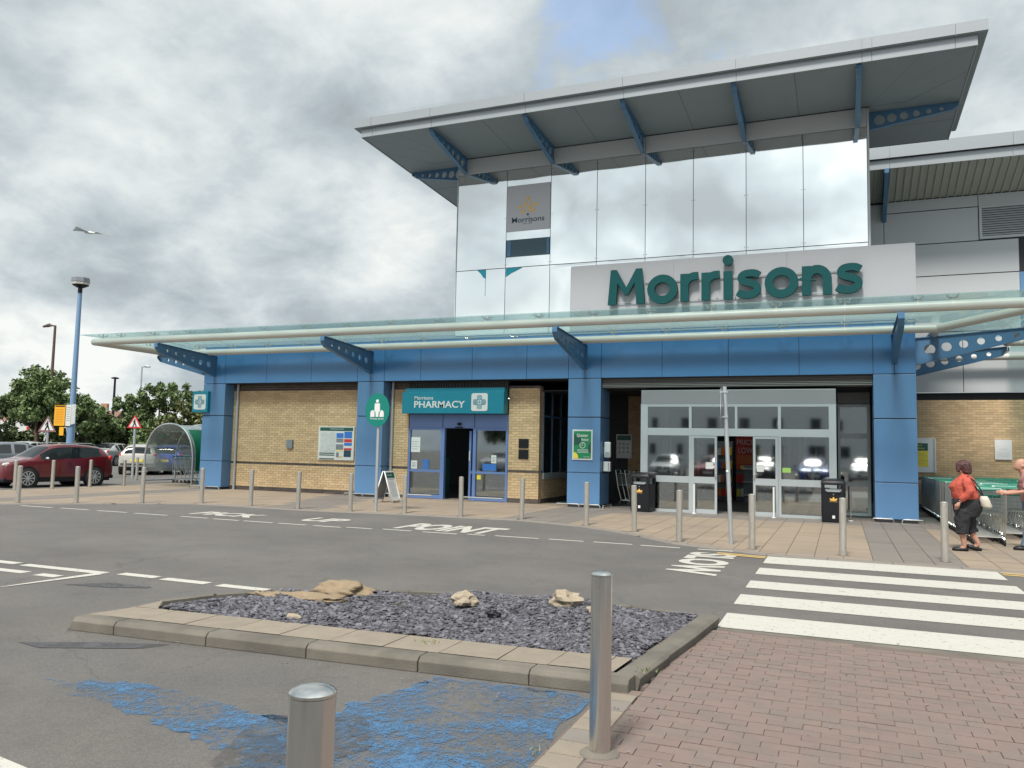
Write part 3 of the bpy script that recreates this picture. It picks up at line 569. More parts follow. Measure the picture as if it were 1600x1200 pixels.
# ================================================================== SUPERMARKET
shop = thing('supermarket', 'supermarket with blue columns, buff brick walls, mirrored tower and long glass canopy', 'supermarket', (-9, 3, 0))
COLX = [(-20.30, .46), (-14.06, .46), (-7.08, .95), (.76, .95)]
CW = .945
for ci, (x, D) in enumerate(COLX):
    c = box('column', (x+.02, .02, .03), (x+CW-.02, D-.02, 3.6), 'dark', shop)
    for z0, z1 in ((.10, .965), (.982, 2.50), (2.525, 3.592)): box('column_panel', (x, 0, z0), (x+CW, D, z1), 'blue', c, .008)
    r = MB()
    def hoop(x0, x1, y, z=.11): r.tube([(x0, y, 0), (x0, y, z-.03), (x0+.03, y, z), (x1-.03, y, z), (x1, y, z-.03), (x1, y, 0)], .017, 8)
    if ci == 3: hoop(x-.07, x+.40, -.12); r.build('guard_rail', 'steel', c, smooth=True); r = MB(); hoop(x+.58, x+1.05, -.12)
    else: hoop(x-.27, x+.4, -.13); hoop(x+.4, x+CW+.05, -.13)
    if ci == 2: r.tube([(x+CW+.13, -.1, 0), (x+CW+.13, -.1, .1), (x+CW+.13, .7, .1), (x+CW+.13, .7, 0)], .017, 8)
    r.build('guard_rail', 'steel', c, smooth=True)
# fascia
fas = box('fascia', (-20.28, .03, 3.62), (1.68, 2.2, 4.84), 'dark', shop)
FX = [-20.30, -19.83, -19.387, -17.647, -15.847, -14.09, -13.60, -13.106, -11.828, -10.091, -8.356, -7.084, -6.6, -6.13, -4.432, -2.691, -.947, .762, 1.235, 1.703]
for a, b in zip(FX[:-1], FX[1:]): box('fascia_panel', (a+.006, 0, 3.612), (b-.006, .028, 4.855), 'blue_gloss', fas)
box('fascia_cap', (-20.33, -.03, 4.857), (1.73, 2.2, 4.90), 'fascia', fas)
box('fascia_panel', (1.684, .03, 3.612), (1.706, 6.4, 4.855), 'blue_gloss', fas); box('fascia_panel', (-20.306, .03, 3.612), (-20.284, 12, 4.855), 'blue_gloss', fas)
box('flat_roof', (-20.25, 2.21, 4.6), (1.65, 20, 4.84), 'soffit', shop)
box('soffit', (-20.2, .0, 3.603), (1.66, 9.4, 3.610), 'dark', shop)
# ---- brick walls
def brick_wall(x0, x1, z0, z1, P, axis='x', dark=(), nind=0, mt='brick', sgn=-1, parent=shop, inner=None):
    """stretcher bond; plane P; axis x: wall runs in X facing -Y, axis y: wall runs in Y facing +X"""
    d = .012
    w = MB()
    if axis == 'x': w.box((x0, P+.012, z0), (x1, P+.20, z1))
    else: w.box((P-.20, x0, z0), (P-.012, x1, z1))
    wall = w.build('brick_wall', 'mortar', parent)
    def add(mb, a, b, z):
        if axis == 'x': mb.box((a, P+rng.uniform(0, .003), z+.005), (b, P+.03, z+.070))
        else: mb.box((P-.03, a, z+.005), (P-rng.uniform(0, .003), b, z+.070))
    lst = []; j = 0; z = z0
    while z < z1-.03:
        off = -.1125 if j % 2 else 0.; a = x0+off
        while a < x1-.01:
            p, q = max(a+.005, x0), min(a+.220, x1)
            if q-p > .02: lst.append((p, q, z, any(u <= z+.03 <= v for u, v in dark)))
            a += .225
        z += .075; j += 1
    full = [t for t in lst if abs(t[1]-t[0]-.215) < .001]
    full.sort(key=lambda t: (Vector(((t[0]+t[1])/2, P, t[2]) if axis == 'x' else (P, t[0], t[2]))-CAMP).length)
    ind = set(full[:nind]); proto = {}
    for t in lst:
        if t in ind:
            mm = 'brick_dark' if t[3] else mt
            if mm not in proto:
                b = MB().box((0, -.0, .005), (.215, .03, .070)) if axis == 'x' else MB().box((-.03, 0, .005), (0, .215, .070))
                o = b.build('brick', mm, None); proto[mm] = o.data; bpy.data.objects.remove(o)
            r_ = rng.uniform(0, .003); loc = (t[0], P+r_, t[2]) if axis == 'x' else (P-r_, t[0], t[2])
            instances(proto[mm], 'brick', wall, [Matrix.Translation(Vector(loc)-shop.location)])
    for dk in (False, True):
        mb = MB()
        for t in lst:
            if t not in ind and t[3] == dk: add(mb, t[0], t[1], t[2])
        if mb.f: mb.build('dark_brickwork' if dk else 'brickwork', 'brick_dark' if dk else mt, wall)['kind'] = 'stuff'
    return wall
BD = ((0, .13), (.89, .95), (3.36, 3.7))
brick_wall(-19.36, -14.06, 0, 3.6, .45, dark=BD, nind=300)
brick_wall(-13.115, -12.44, 0, 3.6, .45, dark=BD, nind=300)
brick_wall(-9.07, -8.1, 0, 3.45, .45, dark=BD, nind=300)
brick_wall(.47, .80, 0, 3.45, -8.1, 'y', dark=BD, nind=100)
brick_wall(.80, 3.2, 0, .72, -8.1, 'y', dark=BD, nind=60)
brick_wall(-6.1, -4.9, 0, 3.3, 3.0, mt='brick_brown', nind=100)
brick_wall(1.7, 9.0, 0, 3.37, 6.5, dark=((0, .13), (.89, .95)), nind=300)
for x in (-19.15, -13.01): MB().tube([(x, .40, 0), (x, .40, 3.6)], .045, 8).build('downpipe', 'galv', shop, smooth=True)
box('window_sill', (-8.12, .80, .725), (-8.06, 3.2, .90), 'frame', shop)
for y0, y1 in ((.82, 1.55), (1.6, 2.35), (2.4, 3.15)):
    w = MB(); w.box((-8.13, y0-.03, .9), (-8.08, y0, 3.3)).box((-8.13, y1, .9), (-8.08, y1+.03, 3.3)).box((-8.13, y0, 2.55), (-8.08, y1, 2.60)); f = w.build('side_window', 'blue_steel', shop)
    MB().box((-8.112, y0, .9), (-8.100, y1, 3.3)).build('pane', 'g_window', f)
# ---- interior shell (dark, a few fittings seen through the doors)
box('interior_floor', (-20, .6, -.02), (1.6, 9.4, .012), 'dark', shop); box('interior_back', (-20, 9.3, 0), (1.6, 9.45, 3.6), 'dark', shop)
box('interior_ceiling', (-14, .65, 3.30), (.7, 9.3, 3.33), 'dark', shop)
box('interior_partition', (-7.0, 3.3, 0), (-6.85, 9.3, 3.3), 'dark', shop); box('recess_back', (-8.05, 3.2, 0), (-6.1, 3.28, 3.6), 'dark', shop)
for x0, y0, x1, y1, z, mm in ((-11.4, 3.2, -10.75, 3.6, 1.0, 'white2'), (-12.3, 1.2, -11.6, 1.7, 1.25, 'dgreen'), (-10.0, 1.2, -9.4, 1.8, 1.2, 'blueprint'), (-2.9, 5.5, -2.3, 6.4, 1.5, 'inkgrey'), (-1.9, 6, -.9, 6.5, 1.6, 'red'), (-1.3, 1.6, -.4, 2.2, .7, 'blueprint'), (-4.6, 1.6, -3.9, 2.2, .75, 'orange')):
    f = box('display_unit', (x0, y0, 0.01), (x1, y1, z), mm, shop); 
    for q in range(3): box('shelf', (x0-.02, y0-.04, .25+q*z*.28), (x1+.02, y0-.002, .28+q*z*.28), 'white2', f)
hb = box('hanging_banner', (-2.86, 3.0, 1.25), (-2.30, 3.03, 2.2), 'red', shop)
text('lettering', 'PRICE', -2.82, 1.85, .46, .15, fp(2.99), 'white', hb); text('lettering', 'LOW', -2.78, 1.6, .4, .17, fp(2.99), 'white', hb)
box('banner_patch', (-2.82, 2.992, 1.3), (-2.4, 2.998, 1.55), 'orange', hb)
for x in (-3.9, -1.2):
    for y in (2.8, 5.2): lf = box('ceiling_light', (x-.6, y, 3.27), (x+.6, y+.3, 3.298), 'white', shop); box('light_panel', (x-.57, y+.03, 3.262), (x+.57, y+.27, 3.268), 'lit_panel', lf)
lf = box('ceiling_light', (-11.4, 3.0, 3.27), (-10.2, 3.3, 3.298), 'white', shop); box('light_panel', (-11.37, 3.03, 3.262), (-10.23, 3.27, 3.268), 'lit_panel', lf)
for k in range(7):
    un = box('shop_shelf_unit', (-4.5+k*.62, 6.6, .01), (-4.0+k*.62, 7.0, 2.0), 'inkgrey', shop)
    for q in range(4):
        for w_ in range(4): box('goods', (-4.48+k*.62+w_*.12, 6.5, .15+q*.46), (-4.38+k*.62+w_*.12, 6.59, .40+q*.46+rng.uniform(-.05, .05)), ['red', 'white2', 'blueprint', 'orange', 'poster_green', 'yellow'][rng.integers(0, 6)], un)
# ---- shutter over the entrance
sh = box('shutter_box', (-6.12, .12, 3.33), (.75, .5, 3.6), 'shutter', shop)
for k in range(6): MB().tube([(-6.12, .115, 3.355+k*.042), (.75, .115, 3.355+k*.042)], .018, 8).build('shutter_slat', 'shutter', sh, smooth=True)
# ---- entrance screen
es = box('entrance_screen', (-4.99, -.02, 2.87), (-.09, 2.4, 3.25), 'header', shop, .01)
def bar(a, b, m='frame', y0=-.05, y1=.05, nm='frame_bar'): return box(nm, (a[0], y0, a[1]), (b[0], y1, b[1]), m, es)
bar((-5.0, 2.845), (-.08, 2.868))
bar((-4.99, 0), (-4.80, 2.842)); bar((-.26, 0), (-.09, 2.842)); bar((-4.798, 2.805), (-.262, 2.842)); bar((-4.798, 2.04), (-.262, 2.235))
for x in (-3.70, -1.46):
    bar((x, 2.237), (x+.07, 2.803)); bar((x, .0), (x+.07, 2.038), y0=-.045)
bar((-2.52, 2.237), (-2.46, 2.803))
for a, b in ((-4.797, -3.702), (-3.628, -2.522), (-2.458, -1.462), (-1.388, -.262)): MB().box((a, -.006, 2.238), (b, .004, 2.803)).build('pane', 'g_window', es)
for a, b in ((-4.798, -3.702), (-1.388, -.262)):
    bar((a, .80), (b, .97)); bar((a, 0.002), (b, .09))
    MB().box((a, -.006, .972), (b, .004, 2.038)).build('pane', 'g_window', es); MB().box((a, -.006, .092), (b, .004, .798)).build('pane', 'g_window', es)
for a, b in ((-3.626, -2.97), (-2.07, -1.464)):
    d = MB(); yy = -.075; y2 = -.03
    d.box((a, yy, .02), (a+.06, y2, 2.03)).box((b-.06, yy, .02), (b, y2, 2.03)).box((a+.06, yy, .02), (b-.06, y2, .13)).box((a+.06, yy, .80), (b-.06, y2, .97)).box((a+.06, yy, 1.98), (b-.06, y2, 2.03))
    o = d.build('sliding_door', 'frame', es); MB().box((a+.06, -.055, .13), (b-.06, -.045, .80)).box((a+.06, -.055, .97), (b-.06, -.045, 1.98)).build('pane', 'g_window', o)
    box('handle', ((b-.05 if a < -3 else a+.015), yy-.02, .93), ((b-.015 if a < -3 else a+.05), yy-.002, 1.05), 'steel', o)
for a, b in ((-4.6, -4.05), (-3.98, -3.75), (-1.35, -1.0), (-.93, -.3)):      # inner lobby screen behind the glass
    w = MB().box((a, 1.9, 0), (a+.06, 1.96, 2.1)).box((b-.06, 1.9, 0), (b, 1.96, 2.1)).box((a+.06, 1.9, 2.04), (b-.06, 1.96, 2.1)).box((a+.06, 1.9, 0.01), (b-.06, 1.96, .1)); w.build('lobby_frame', 'frame', es)
for a, z0, w_, h, mm, tx in ((-3.26, 1.18, .19, .17, 'white', 'i'), (-1.98, 1.14, .17, .17, 'white', None), (-1.36, 1.14, .2, .12, 'lime', None)):
    s_ = box('door_notice', (a, -.064, z0), (a+w_, -.057, z0+h), mm, es)
for a in (-4.93, -.2): pass
side = box('screen_side', (-4.985, .06, 0), (-4.93, 2.4, 2.84), 'dark', es); box('screen_side', (-.15, .06, 0), (-.095, 2.4, 2.84), 'dark', es)
# right-hand inner screen in the lobby
rs_ = box('lobby_screen', (-.06, 2.0, 3.0), (.74, 2.1, 3.3), 'header', shop)
for a, b in (((-.06, 0), (.0, 2.98)), ((.66, 0), (.74, 2.98)), ((.002, 2.06), (.658, 2.2)), ((.002, .78), (.658, .9)), ((.002, .002), (.658, .08)), ((.002, 2.9), (.658, 2.98))): box('frame_bar', (a[0], 1.98, a[1]), (b[0], 2.06, b[1]), 'frame', rs_)
MB().box((.0, 2.01, .08), (.66, 2.02, .78)).box((.0, 2.01, .9), (.66, 2.02, 2.06)).box((.0, 2.01, 2.2), (.66, 2.02, 2.9)).build('pane', 'g_window', rs_)
# ---- pharmacy front
pf = box('pharmacy_front', (-12.43, .47, 2.18), (-9.08, .56, 2.20), 'blue_frame', shop)
PV = [(-12.43, -12.37), (-11.31, -11.18), (-10.22, -10.12), (-9.15, -9.08)]
for a, b in PV: box('frame_post', (a, .45, 0), (b, .57, 2.178), 'blue_frame', pf)
for (a, b) in ((-12.43, -11.27), (-11.255, -10.2), (-10.185, -9.08)): box('head_panel', (a+.01, .47, 2.203), (b, .56, 2.60), 'blue_frame', pf)
for a in (-11.27, -10.2): box('head_rib', (a, .46, 2.205), (a+.014, .55, 2.6), 'blue_steel', pf)
for (a, b) in ((-12.368, -11.312), (-10.118, -9.152)):
    box('frame_rail', (a, .46, .83), (b, .56, .90), 'blue_frame', pf); box('frame_rail', (a, .46, .03), (b, .56, .14), 'blue_frame', pf); box('frame_rail', (a, .46, 2.12), (b, .56, 2.177), 'blue_frame', pf)
    MB().box((a, .50, .14), (b, .51, .83)).build('pane', 'g_window', pf); MB().box((a, .50, .90), (b, .51, 2.12)).build('pane', 'g_window', pf)
d = MB().box((-10.40, .58, .03), (-10.33, .63, 2.1)).box((-10.24, .58, .03), (-10.16, .63, 2.1)).box((-10.33, .58, .03), (-10.24, .63, .12)).box((-10.33, .58, .82), (-10.24, .63, .9)); o = d.build('sliding_door', 'blue_frame', pf)
box('handle', (-10.39, .56, 1.2), (-10.36, .58, 1.5), 'white', o)
MB().ball((-10.68, .43, 2.31), (.075, .05, .045)).build('door_sensor', 'black', pf, smooth=True); box('door_sensor', (-10.83, .44, 2.19), (-10.57, .468, 2.225), 'black', pf)
for a, z0, w_, h, mm in ((-12.35, 1.43, .32, .46, 'white2'), (-12.34, .92, .22, .25, 'white2'), (-11.95, .92, .24, .28, 'blueprint'), (-9.62, 1.15, .16, .24, 'white2'), (-10.08, .66, .13, .13, 'yellow'), (-9.9, .93, .45, .2, 'blueprint')):
    s_ = box('window_notice', (a, .488, z0), (a+w_, .495, z0+h), mm, pf)
    if h > .2: 
        for q in range(4): box('print_line', (a+.03, .486, z0+h*.2+q*h*.16), (a+w_*(.7+.2*(q % 2)), .4875, z0+h*.2+q*h*.16+.012), 'inkgrey', s_)
r = MB()
for x0, x1 in ((-13.05, -11.42), (-10.36, -9.1)): MB().tube([(x0, .18, 0.0), (x0, .18, .14), (x1, .18, .14), (x1, .18, 0)], .02, 8).build('guard_rail', 'steel', pf, smooth=True)
rb = box('ribbed_band', (-12.44, .40, 3.38), (-9.07, .6, 3.6), 'dark', shop)
for k in range(56): box('rib', (-12.42+k*.06, .375, 3.40), (-12.42+k*.06+.02, .398, 3.6), 'shutter', rb)
# ---- tower
tw = box('tower', (-10.69, .05, 4.91), (.745, 9, 10.38), 'soffit', shop)
TX = [-10.70, -9.09, -7.70, -6.31, -4.92, -3.61, -2.23, -.81, .70]
def mpanel(x0, x1, z0, z1, mm):
    # slightly bowed sheet so each panel mirrors the sky a little differently
    mb = MB(); nx, nz = 8, 12; ph = rng.uniform(0, 6, 4); am = rng.uniform(.0015, .0035)
    for j in range(nz+1):
        for i in range(nx+1):
            u, v = i/nx, j/nz; b_ = am*(math.sin(PI*u)*math.sin(PI*v)*1.2+.35*math.sin(5*v+ph[0])*math.sin(3*u+ph[1]))
            mb.v.append((x0+(x1-x0)*u, .0-b_, z0+(z1-z0)*v))
    mb.f = [(j*(nx+1)+i, j*(nx+1)+i+1, (j+1)*(nx+1)+i+1, (j+1)*(nx+1)+i) for j in range(nz) for i in range(nx)]
    n = len(mb.v); o = mb.build('mirror_panel', mm, tw, smooth='all'); return o
for a, b in zip(TX[:-1], TX[1:]):
    mpanel(a+.008, b-.008, 6.915, 9.855, 'mirror')
    if b > -7.0: mpanel(a+.008, b-.008, 6.74, 6.895, 'mirror_low')
for a, b in ((-10.70, -9.09), (-9.09, -7.70), (-7.70, -7.05)): mpanel(a+.008, b-.008, 4.93, 6.895, 'mirror_low')
for a, b in zip(TX[:-1:2], TX[2::2]): box('grey_band', (a+.006, -.01, 9.87), (b-.006, .04, 10.345), 'grey_panel', tw)
box('corner_trim', (.703, -.012, 4.93), (.755, .3, 10.33), 'grey_panel', tw); box('corner_trim', (-10.73, -.012, 4.93), (-10.703, .3, 10.33), 'grey_panel', tw)
for x in TX[1:-1]:
    mb = MB()
    for z in (7.0, 8.4, 9.75):
        for dx in (-.04, .04): mb.box((x+dx-.008, -.008, z-.008), (x+dx+.008, .002, z+.008))
    mb.build('rivets', 'dark', tw)
for lp in ([(-10.0, 6.89), (-9.72, 6.89), (-9.72, 6.62), (-9.80, 6.66), (-9.88, 6.78)], [(-9.07, 6.89), (-8.55, 6.89), (-8.75, 6.80), (-8.9, 6.74), (-9.07, 6.64)]): plate('torn_film', [lp], .006, fp(-.012), 'turq', tw)
box('torn_film', (-9.735, -.006, 6.1), (-9.722, .0, 6.62), 'blue_steel', tw)
def wedge(name, x0, x1, y0, y1, zt, th, s, m, parent, yref):
    z = lambda y: zt-s*(y-yref)
    mb = MB(); mb.v = [(x0, y0, z(y0)-th), (x1, y0, z(y0)-th), (x1, y1, z(y1)-th), (x0, y1, z(y1)-th), (x0, y0, z(y0)), (x1, y0, z(y0)), (x1, y1, z(y1)), (x0, y1, z(y1))]
    mb.f = [(0, 3, 2, 1), (4, 5, 6, 7), (0, 1, 5, 4), (1, 2, 6, 5), (2, 3, 7, 6), (3, 0, 4, 7)]; return mb.build(name, m, parent)
def roof(name, x0, x1, y0, y1, zt, s, seams, sofm, t1=.25, t2=.24, inset=.19, left=True, rgt=True):
    il = inset if left else 0; ir = inset if rgt else 0
    core = wedge(name, x0+(.02 if left else .0), x1-(.02 if rgt else .0), y0+.02, y1, zt-.01, t1+.01, s, 'soffit', shop, y0)
    for a, b in zip(seams[:-1], seams[1:]):
        wedge('fascia_panel', a+.004, b-.004, y0, y0+.018, zt, t1, 0, 'fascia', core, y0)
        a2, b2 = max(a, x0+il), min(b, x1-ir)
        wedge('fascia_panel', a2+.004, b2-.004, y0+.10, y0+.12, zt-t1-.02, t2, 0, 'fascia', core, y0)
    for xx in ([x0] if left else [])+([x1-.018] if rgt else []): 
        for q in range(3):
            ya = y0+.02+(y1-y0-.02)*q/3; yb = y0+.02+(y1-y0-.02)*(q+1)/3; wedge('verge_panel', xx, xx+.018, ya+.004, yb-.004, zt, t1, s, 'fascia', core, y0)
    for xx in ([x0+inset] if left else [])+([x1-inset-.02] if rgt else []): wedge('verge_panel', xx, xx+.02, y0+.12, y1, zt-t1-.02, t2, s, 'fascia', core, y0)
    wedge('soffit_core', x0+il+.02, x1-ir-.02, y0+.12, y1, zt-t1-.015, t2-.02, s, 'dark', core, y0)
    return core
tr = roof('tower_roof', -12.87, .75, -2.5, 8.5, 10.95, .035, [-12.87, -12.3, -10.4, -7.6, -4.95, -2.2, .55, .75], 'soffit', rgt=False)
roof('tower_roof_wing', .75, 3.02, -2.5, 2.75, 10.95, .035, [.75, 2.4, 3.02], 'soffit', left=False)
zs = lambda y: 10.95-.25-.015-.22-.035*(y+2.5)-.006
def spanel(poly):
    mb = MB(); cx = sum(p[0] for p in poly)/len(poly); cy = sum(p[1] for p in poly)/len(poly)
    q = []
    for p in poly: d = Vector((cx-p[0], cy-p[1])); d = d.normalized()*.010; q.append((p[0]+d.x, p[1]+d.y))
    mb.quad(*[(p[0], p[1], zs(p[1])) for p in reversed(q)]); mb.build('soffit_panel', 'soffit', tr)
fx0, fx1, fy = -12.66, 2.81, -2.38
spanel([(fx0, fy), (-10.7, -.0), (-11.6, -.0), (fx0, -1.2)]); spanel([(fx0, fy), (-11.6, fy), (-10.7, -.0)])
spanel([(fx1, fy), (fx1, -1.2), (1.6, 0), (.75, .0)]); spanel([(fx1, fy), (.75, .0), (1.8, fy)])
sx_ = [-11.6, -10.3, -8.9, -7.6, -6.3, -5, -3.6, -2.25, -.9, .5, 1.8]
for a, b in zip(sx_[:-1], sx_[1:]): spanel([(a, fy), (b, fy), (min(b, .75), 0), (max(a, -10.7), 0)])
for k in range(4):
    y0 = k*2.05
    if k == 0: spanel([(fx0, -1.2), (-11.6, 0), (-10.7, .0), (-10.7, 2.05), (fx0, 2.05)]); spanel([(fx1, -1.2), (1.6, 0), (.75, .0), (.75, 1.4), (fx1, 1.4)]); spanel([(.75, 1.4), (fx1, 1.4), (fx1, 2.7), (.75, 2.7)])
    else: spanel([(fx0, y0), (-10.7, y0), (-10.7, y0+2.05), (fx0, y0+2.05)])
# anti-bird spikes along the roof edge
mb = MB()
for k in range(620):
    x = -12.8+k*.0255; mb.box((x, -2.46, 10.95), (x+.003, -2.457, 11.06+.02*math.sin(k*1.7)))
mb.build('bird_spikes', 'steel', tr)['kind'] = 'stuff'
def bracket(name, pos, length, zb, zt0, zt1, tiph, dirn, parent, nh=6, r0=.13, r1=.05, th=.05, fl=.12):
    """tapered steel bracket with round holes: wall end z from zb to zt0, tip top z zt1"""
    out = [(0, zb), (0, zt0), (length, zt1), (length, zt1-tiph*.45), (length-.12, zt1-tiph)]
    holes = []
    for k in range(nh):
        u = .13+.70*k/(nh-1); x = u*length; lo = zb+(zt1-tiph-zb)*u; hi = zt0+(zt1-zt0)*u; holes.append(circ(x, (lo+hi)/2, r0+(r1-r0)*k/(nh-1), 18))
    d = {'-y': (0, -1), '-x': (-1, 0), '+x': (1, 0)}[dirn]
    X = Vector((d[0], d[1], 0)); Z = X.cross(Vector((0, 0, 1)))
    mt = Matrix((X, Vector((0, 0, 1)), Z)).transposed().to_4x4(); mt.translation = Vector((pos[0], pos[1], 0))
    b = plate(name, [out]+holes, th, mt, 'blue_steel', parent)
    def fl_(p, q, t=.02):
        mb = MB(); p = Vector(p); q = Vector(q); dd = (q-p).normalized(); nn = Vector((-dd.y, dd.x))*t
        pts = [p, q, q+nn, p+nn]; mb.v = [tuple(mt @ Vector((a.x, a.y, zz))) for zz in (-fl/2, fl/2) for a in pts]
        mb.f = [(0, 3, 2, 1), (4, 5, 6, 7), (0, 1, 5, 4), (1, 2, 6, 5), (2, 3, 7, 6), (3, 0, 4, 7)]; mb.build('flange', 'blue_steel', b)
    fl_((length-.12, zt1-tiph-.0), (0.0, zb)); fl_((length+.02, zt1-tiph*.45), (length-.12, zt1-tiph)); fl_((length+.022, zt1), (length+.022, zt1-tiph*.45)); fl_((0.0, zt0+.002), (length, zt1+.002))
    return b
for x in (-10.45, -7.65, -5.0, -2.27, .49): bracket('roof_bracket', (x, -.012), 2.26, 9.90, 10.33, 10.455, .16, '-y', tr)
for y in (.55, 4.0):
    z = zs(y); bracket('roof_bracket', (-10.74, y), 1.85, z-.44, z-.02, z-.02, .15, '-x', tr); bracket('roof_bracket', (.76, min(y, 1.0) if y > 1 else y-.15), 2.0, z-.44, z-.02, z-.02, .15, '+x', tr) if y < 1 else None
# logo panel on the mirrored wall
lg = box('logo_panel', (-9.08, -.02, 7.98), (-7.715, -.010, 9.36), 'logo_bg', tw)
def leaf(cx, cz, l, w, a):
    pts = [(l*math.cos(t)*.5, w*math.sin(t)*.5*(1-.35*abs(math.cos(t))**3)) for t in [2*PI*k/14 for k in range(14)]]
    pts[0] = (l*.56, 0); c, s_ = math.cos(a), math.sin(a); return [(cx+p[0]*c-p[1]*s_, cz+p[0]*s_+p[1]*c) for p in pts]
for cx, cz, a, k in ((-8.40, 8.93, 1.57, 1), (-8.49, 8.78, 2.0, .95), (-8.63, 8.69, 2.5, .95), (-8.56, 8.54, 2.8, .95), (-8.36, 8.66, 1.25, 1), (-8.18, 8.73, .7, 1), (-8.26, 8.56, .5, 1), (-8.31, 8.81, 1.5, .45), (-8.47, 8.64, 1.5, .42)): plate('emblem_leaf', [leaf(cx, cz, .165*k, .095*k if k > .6 else .16*k, a)], .004, fp(-.0235), 'gold', lg)
plate('emblem_dot', [circ(-8.405, 8.455, .033)], .004, fp(-.0235), 'navy', lg)
text('lettering', 'Morrisons', -8.905, 8.23, 1.02, .165, fp(-.0225), 'navy', lg, .001, .012); text('lettering', 'Since 1899', -8.55, 8.17, .28, .035, fp(-.0225), 'navy', lg)
op = box('opening_panel', (-9.085, -.018, 7.22), (-7.705, -.010, 7.73), 'turq', tw); op.data.materials[0] = mat('dark_teal_film', (.035, .075, .095), .5)
box('panel_edge', (-9.04, -.024, 7.24), (-8.93, -.019, 7.71), 'blue_steel', op); box('panel_edge', (-7.80, -.024, 7.24), (-7.73, -.019, 7.71), 'blue_steel', op)
# big sign panel
sg = box('sign_backing', (-7.03, -.0, 4.92), (1.73, .046, 6.78), 'dark', shop)
for a, b in ((-7.04, -4.12), (-4.12, -1.22), (-1.22, 1.74)): box('sign_board', (a+.002, -.045, 4.92), (b-.002, -.003, 6.80), 'sign_panel', sg)
# ---- right wing (main store wall, set back 6.4 m)
rw = box('right_wing_wall', (.76, 6.42, 3.62), (11, 6.6, 10.1), 'dark', shop); YW = 6.38
for x0, x1, z0, z1 in ((.8, 1.36, 8.30, 9.68), (1.38, 4.01, 8.30, 9.34), (1.38, 4.01, 9.37, 9.72), (4.03, 11, 9.37, 9.72), (.80, 5.06, 7.27, 8.27), (5.26, 11, 7.27, 8.27), (.80, 5.06, 5.50, 7.24), (5.26, 11, 5.50, 7.24), (1.71, 3.50, 3.60, 5.47), (3.52, 6.2, 3.60, 5.47), (6.22, 11, 3.60, 5.47)): box('wall_panel', (x0, YW, z0), (x1, 6.415, z1), 'grey_panel', rw)
box('blue_trim', (5.07, YW-.01, 5.5), (5.25, 6.41, 7.24), 'blue', rw)
lv = MB().box((4.035, 6.35, 8.32), (4.11, 6.415, 9.36)).box((8.6, 6.35, 8.32), (8.66, 6.415, 9.36)).box((4.11, 6.35, 9.29), (8.6, 6.415, 9.36)).box((4.11, 6.35, 8.32), (8.6, 6.415, 8.40)).build('louvre', 'grey_panel', rw)
for k in range(12):
    z = 8.42+k*.072; mb = MB(); mb.v = [(4.11, 6.355, z), (8.6, 6.355, z), (8.6, 6.405, z+.05), (4.11, 6.405, z+.05), (4.11, 6.355, z+.014), (8.6, 6.355, z+.014), (8.6, 6.405, z+.064), (4.11, 6.405, z+.064)]
    mb.f = [(0, 3, 2, 1), (4, 5, 6, 7), (0, 1, 5, 4), (1, 2, 6, 5), (2, 3, 7, 6), (3, 0, 4, 7)]; mb.build('louvre_blade', 'grey_panel', lv)
rr = wedge('right_wing_roof', .78, 11, 4.47, 14, 10.90, .3, 0, 'soffit', shop, .42)
for a, b in ((.765, 1.47), (1.47, 4.66), (4.66, 7.9), (7.9, 11)): wedge('fascia_panel', a+.004, b-.004, 4.45, 4.468, 10.92, .385, 0, 'fascia', rr, 0); wedge('fascia_panel', a+.004, b-.004, 4.55, 4.57, 10.515, .275, 0, 'fascia', rr, 0)
mb = MB(); mb.v = [(.78, 4.57, 10.27), (11, 4.57, 10.27), (11, 6.41, 9.76), (.78, 6.41, 9.76)]; mb.f = [(0, 3, 2, 1)]; mb.build('ribbed_soffit', 'ribbed', rr)
mb = MB()
for k in range(48):
    x = .85+k*.21; n = len(mb.v)
    mb.v += [(x, 4.57, 10.27), (x+.05, 4.57, 10.27), (x+.05, 6.37, 9.77), (x, 6.37, 9.77), (x+.008, 4.57, 10.225), (x+.042, 4.57, 10.225), (x+.042, 6.37, 9.725), (x+.008, 6.37, 9.725)]
    mb.f += [(n+4, n+5, n+6, n+7), (n, n+4, n+7, n+3), (n+1, n+2, n+6, n+5), (n, n+1, n+5, n+4), (n+3, n+7, n+6, n+2)]
mb.build('soffit_ribs', 'ribbed', rr)
bracket('roof_bracket', (1.38, 6.37), 1.9, 9.10, 9.78, 10.21, .30, '-y', rr)
box('recess_shadow_strip', (1.7, 6.56, 3.371), (9, 6.66, 3.598), 'dark', rw)  # shadow of the recess between brick and panels, put in as a dark strip
box('bay_side_wall', (1.5, .97, 0), (1.68, 6.35, 4.84), 'blue', shop)
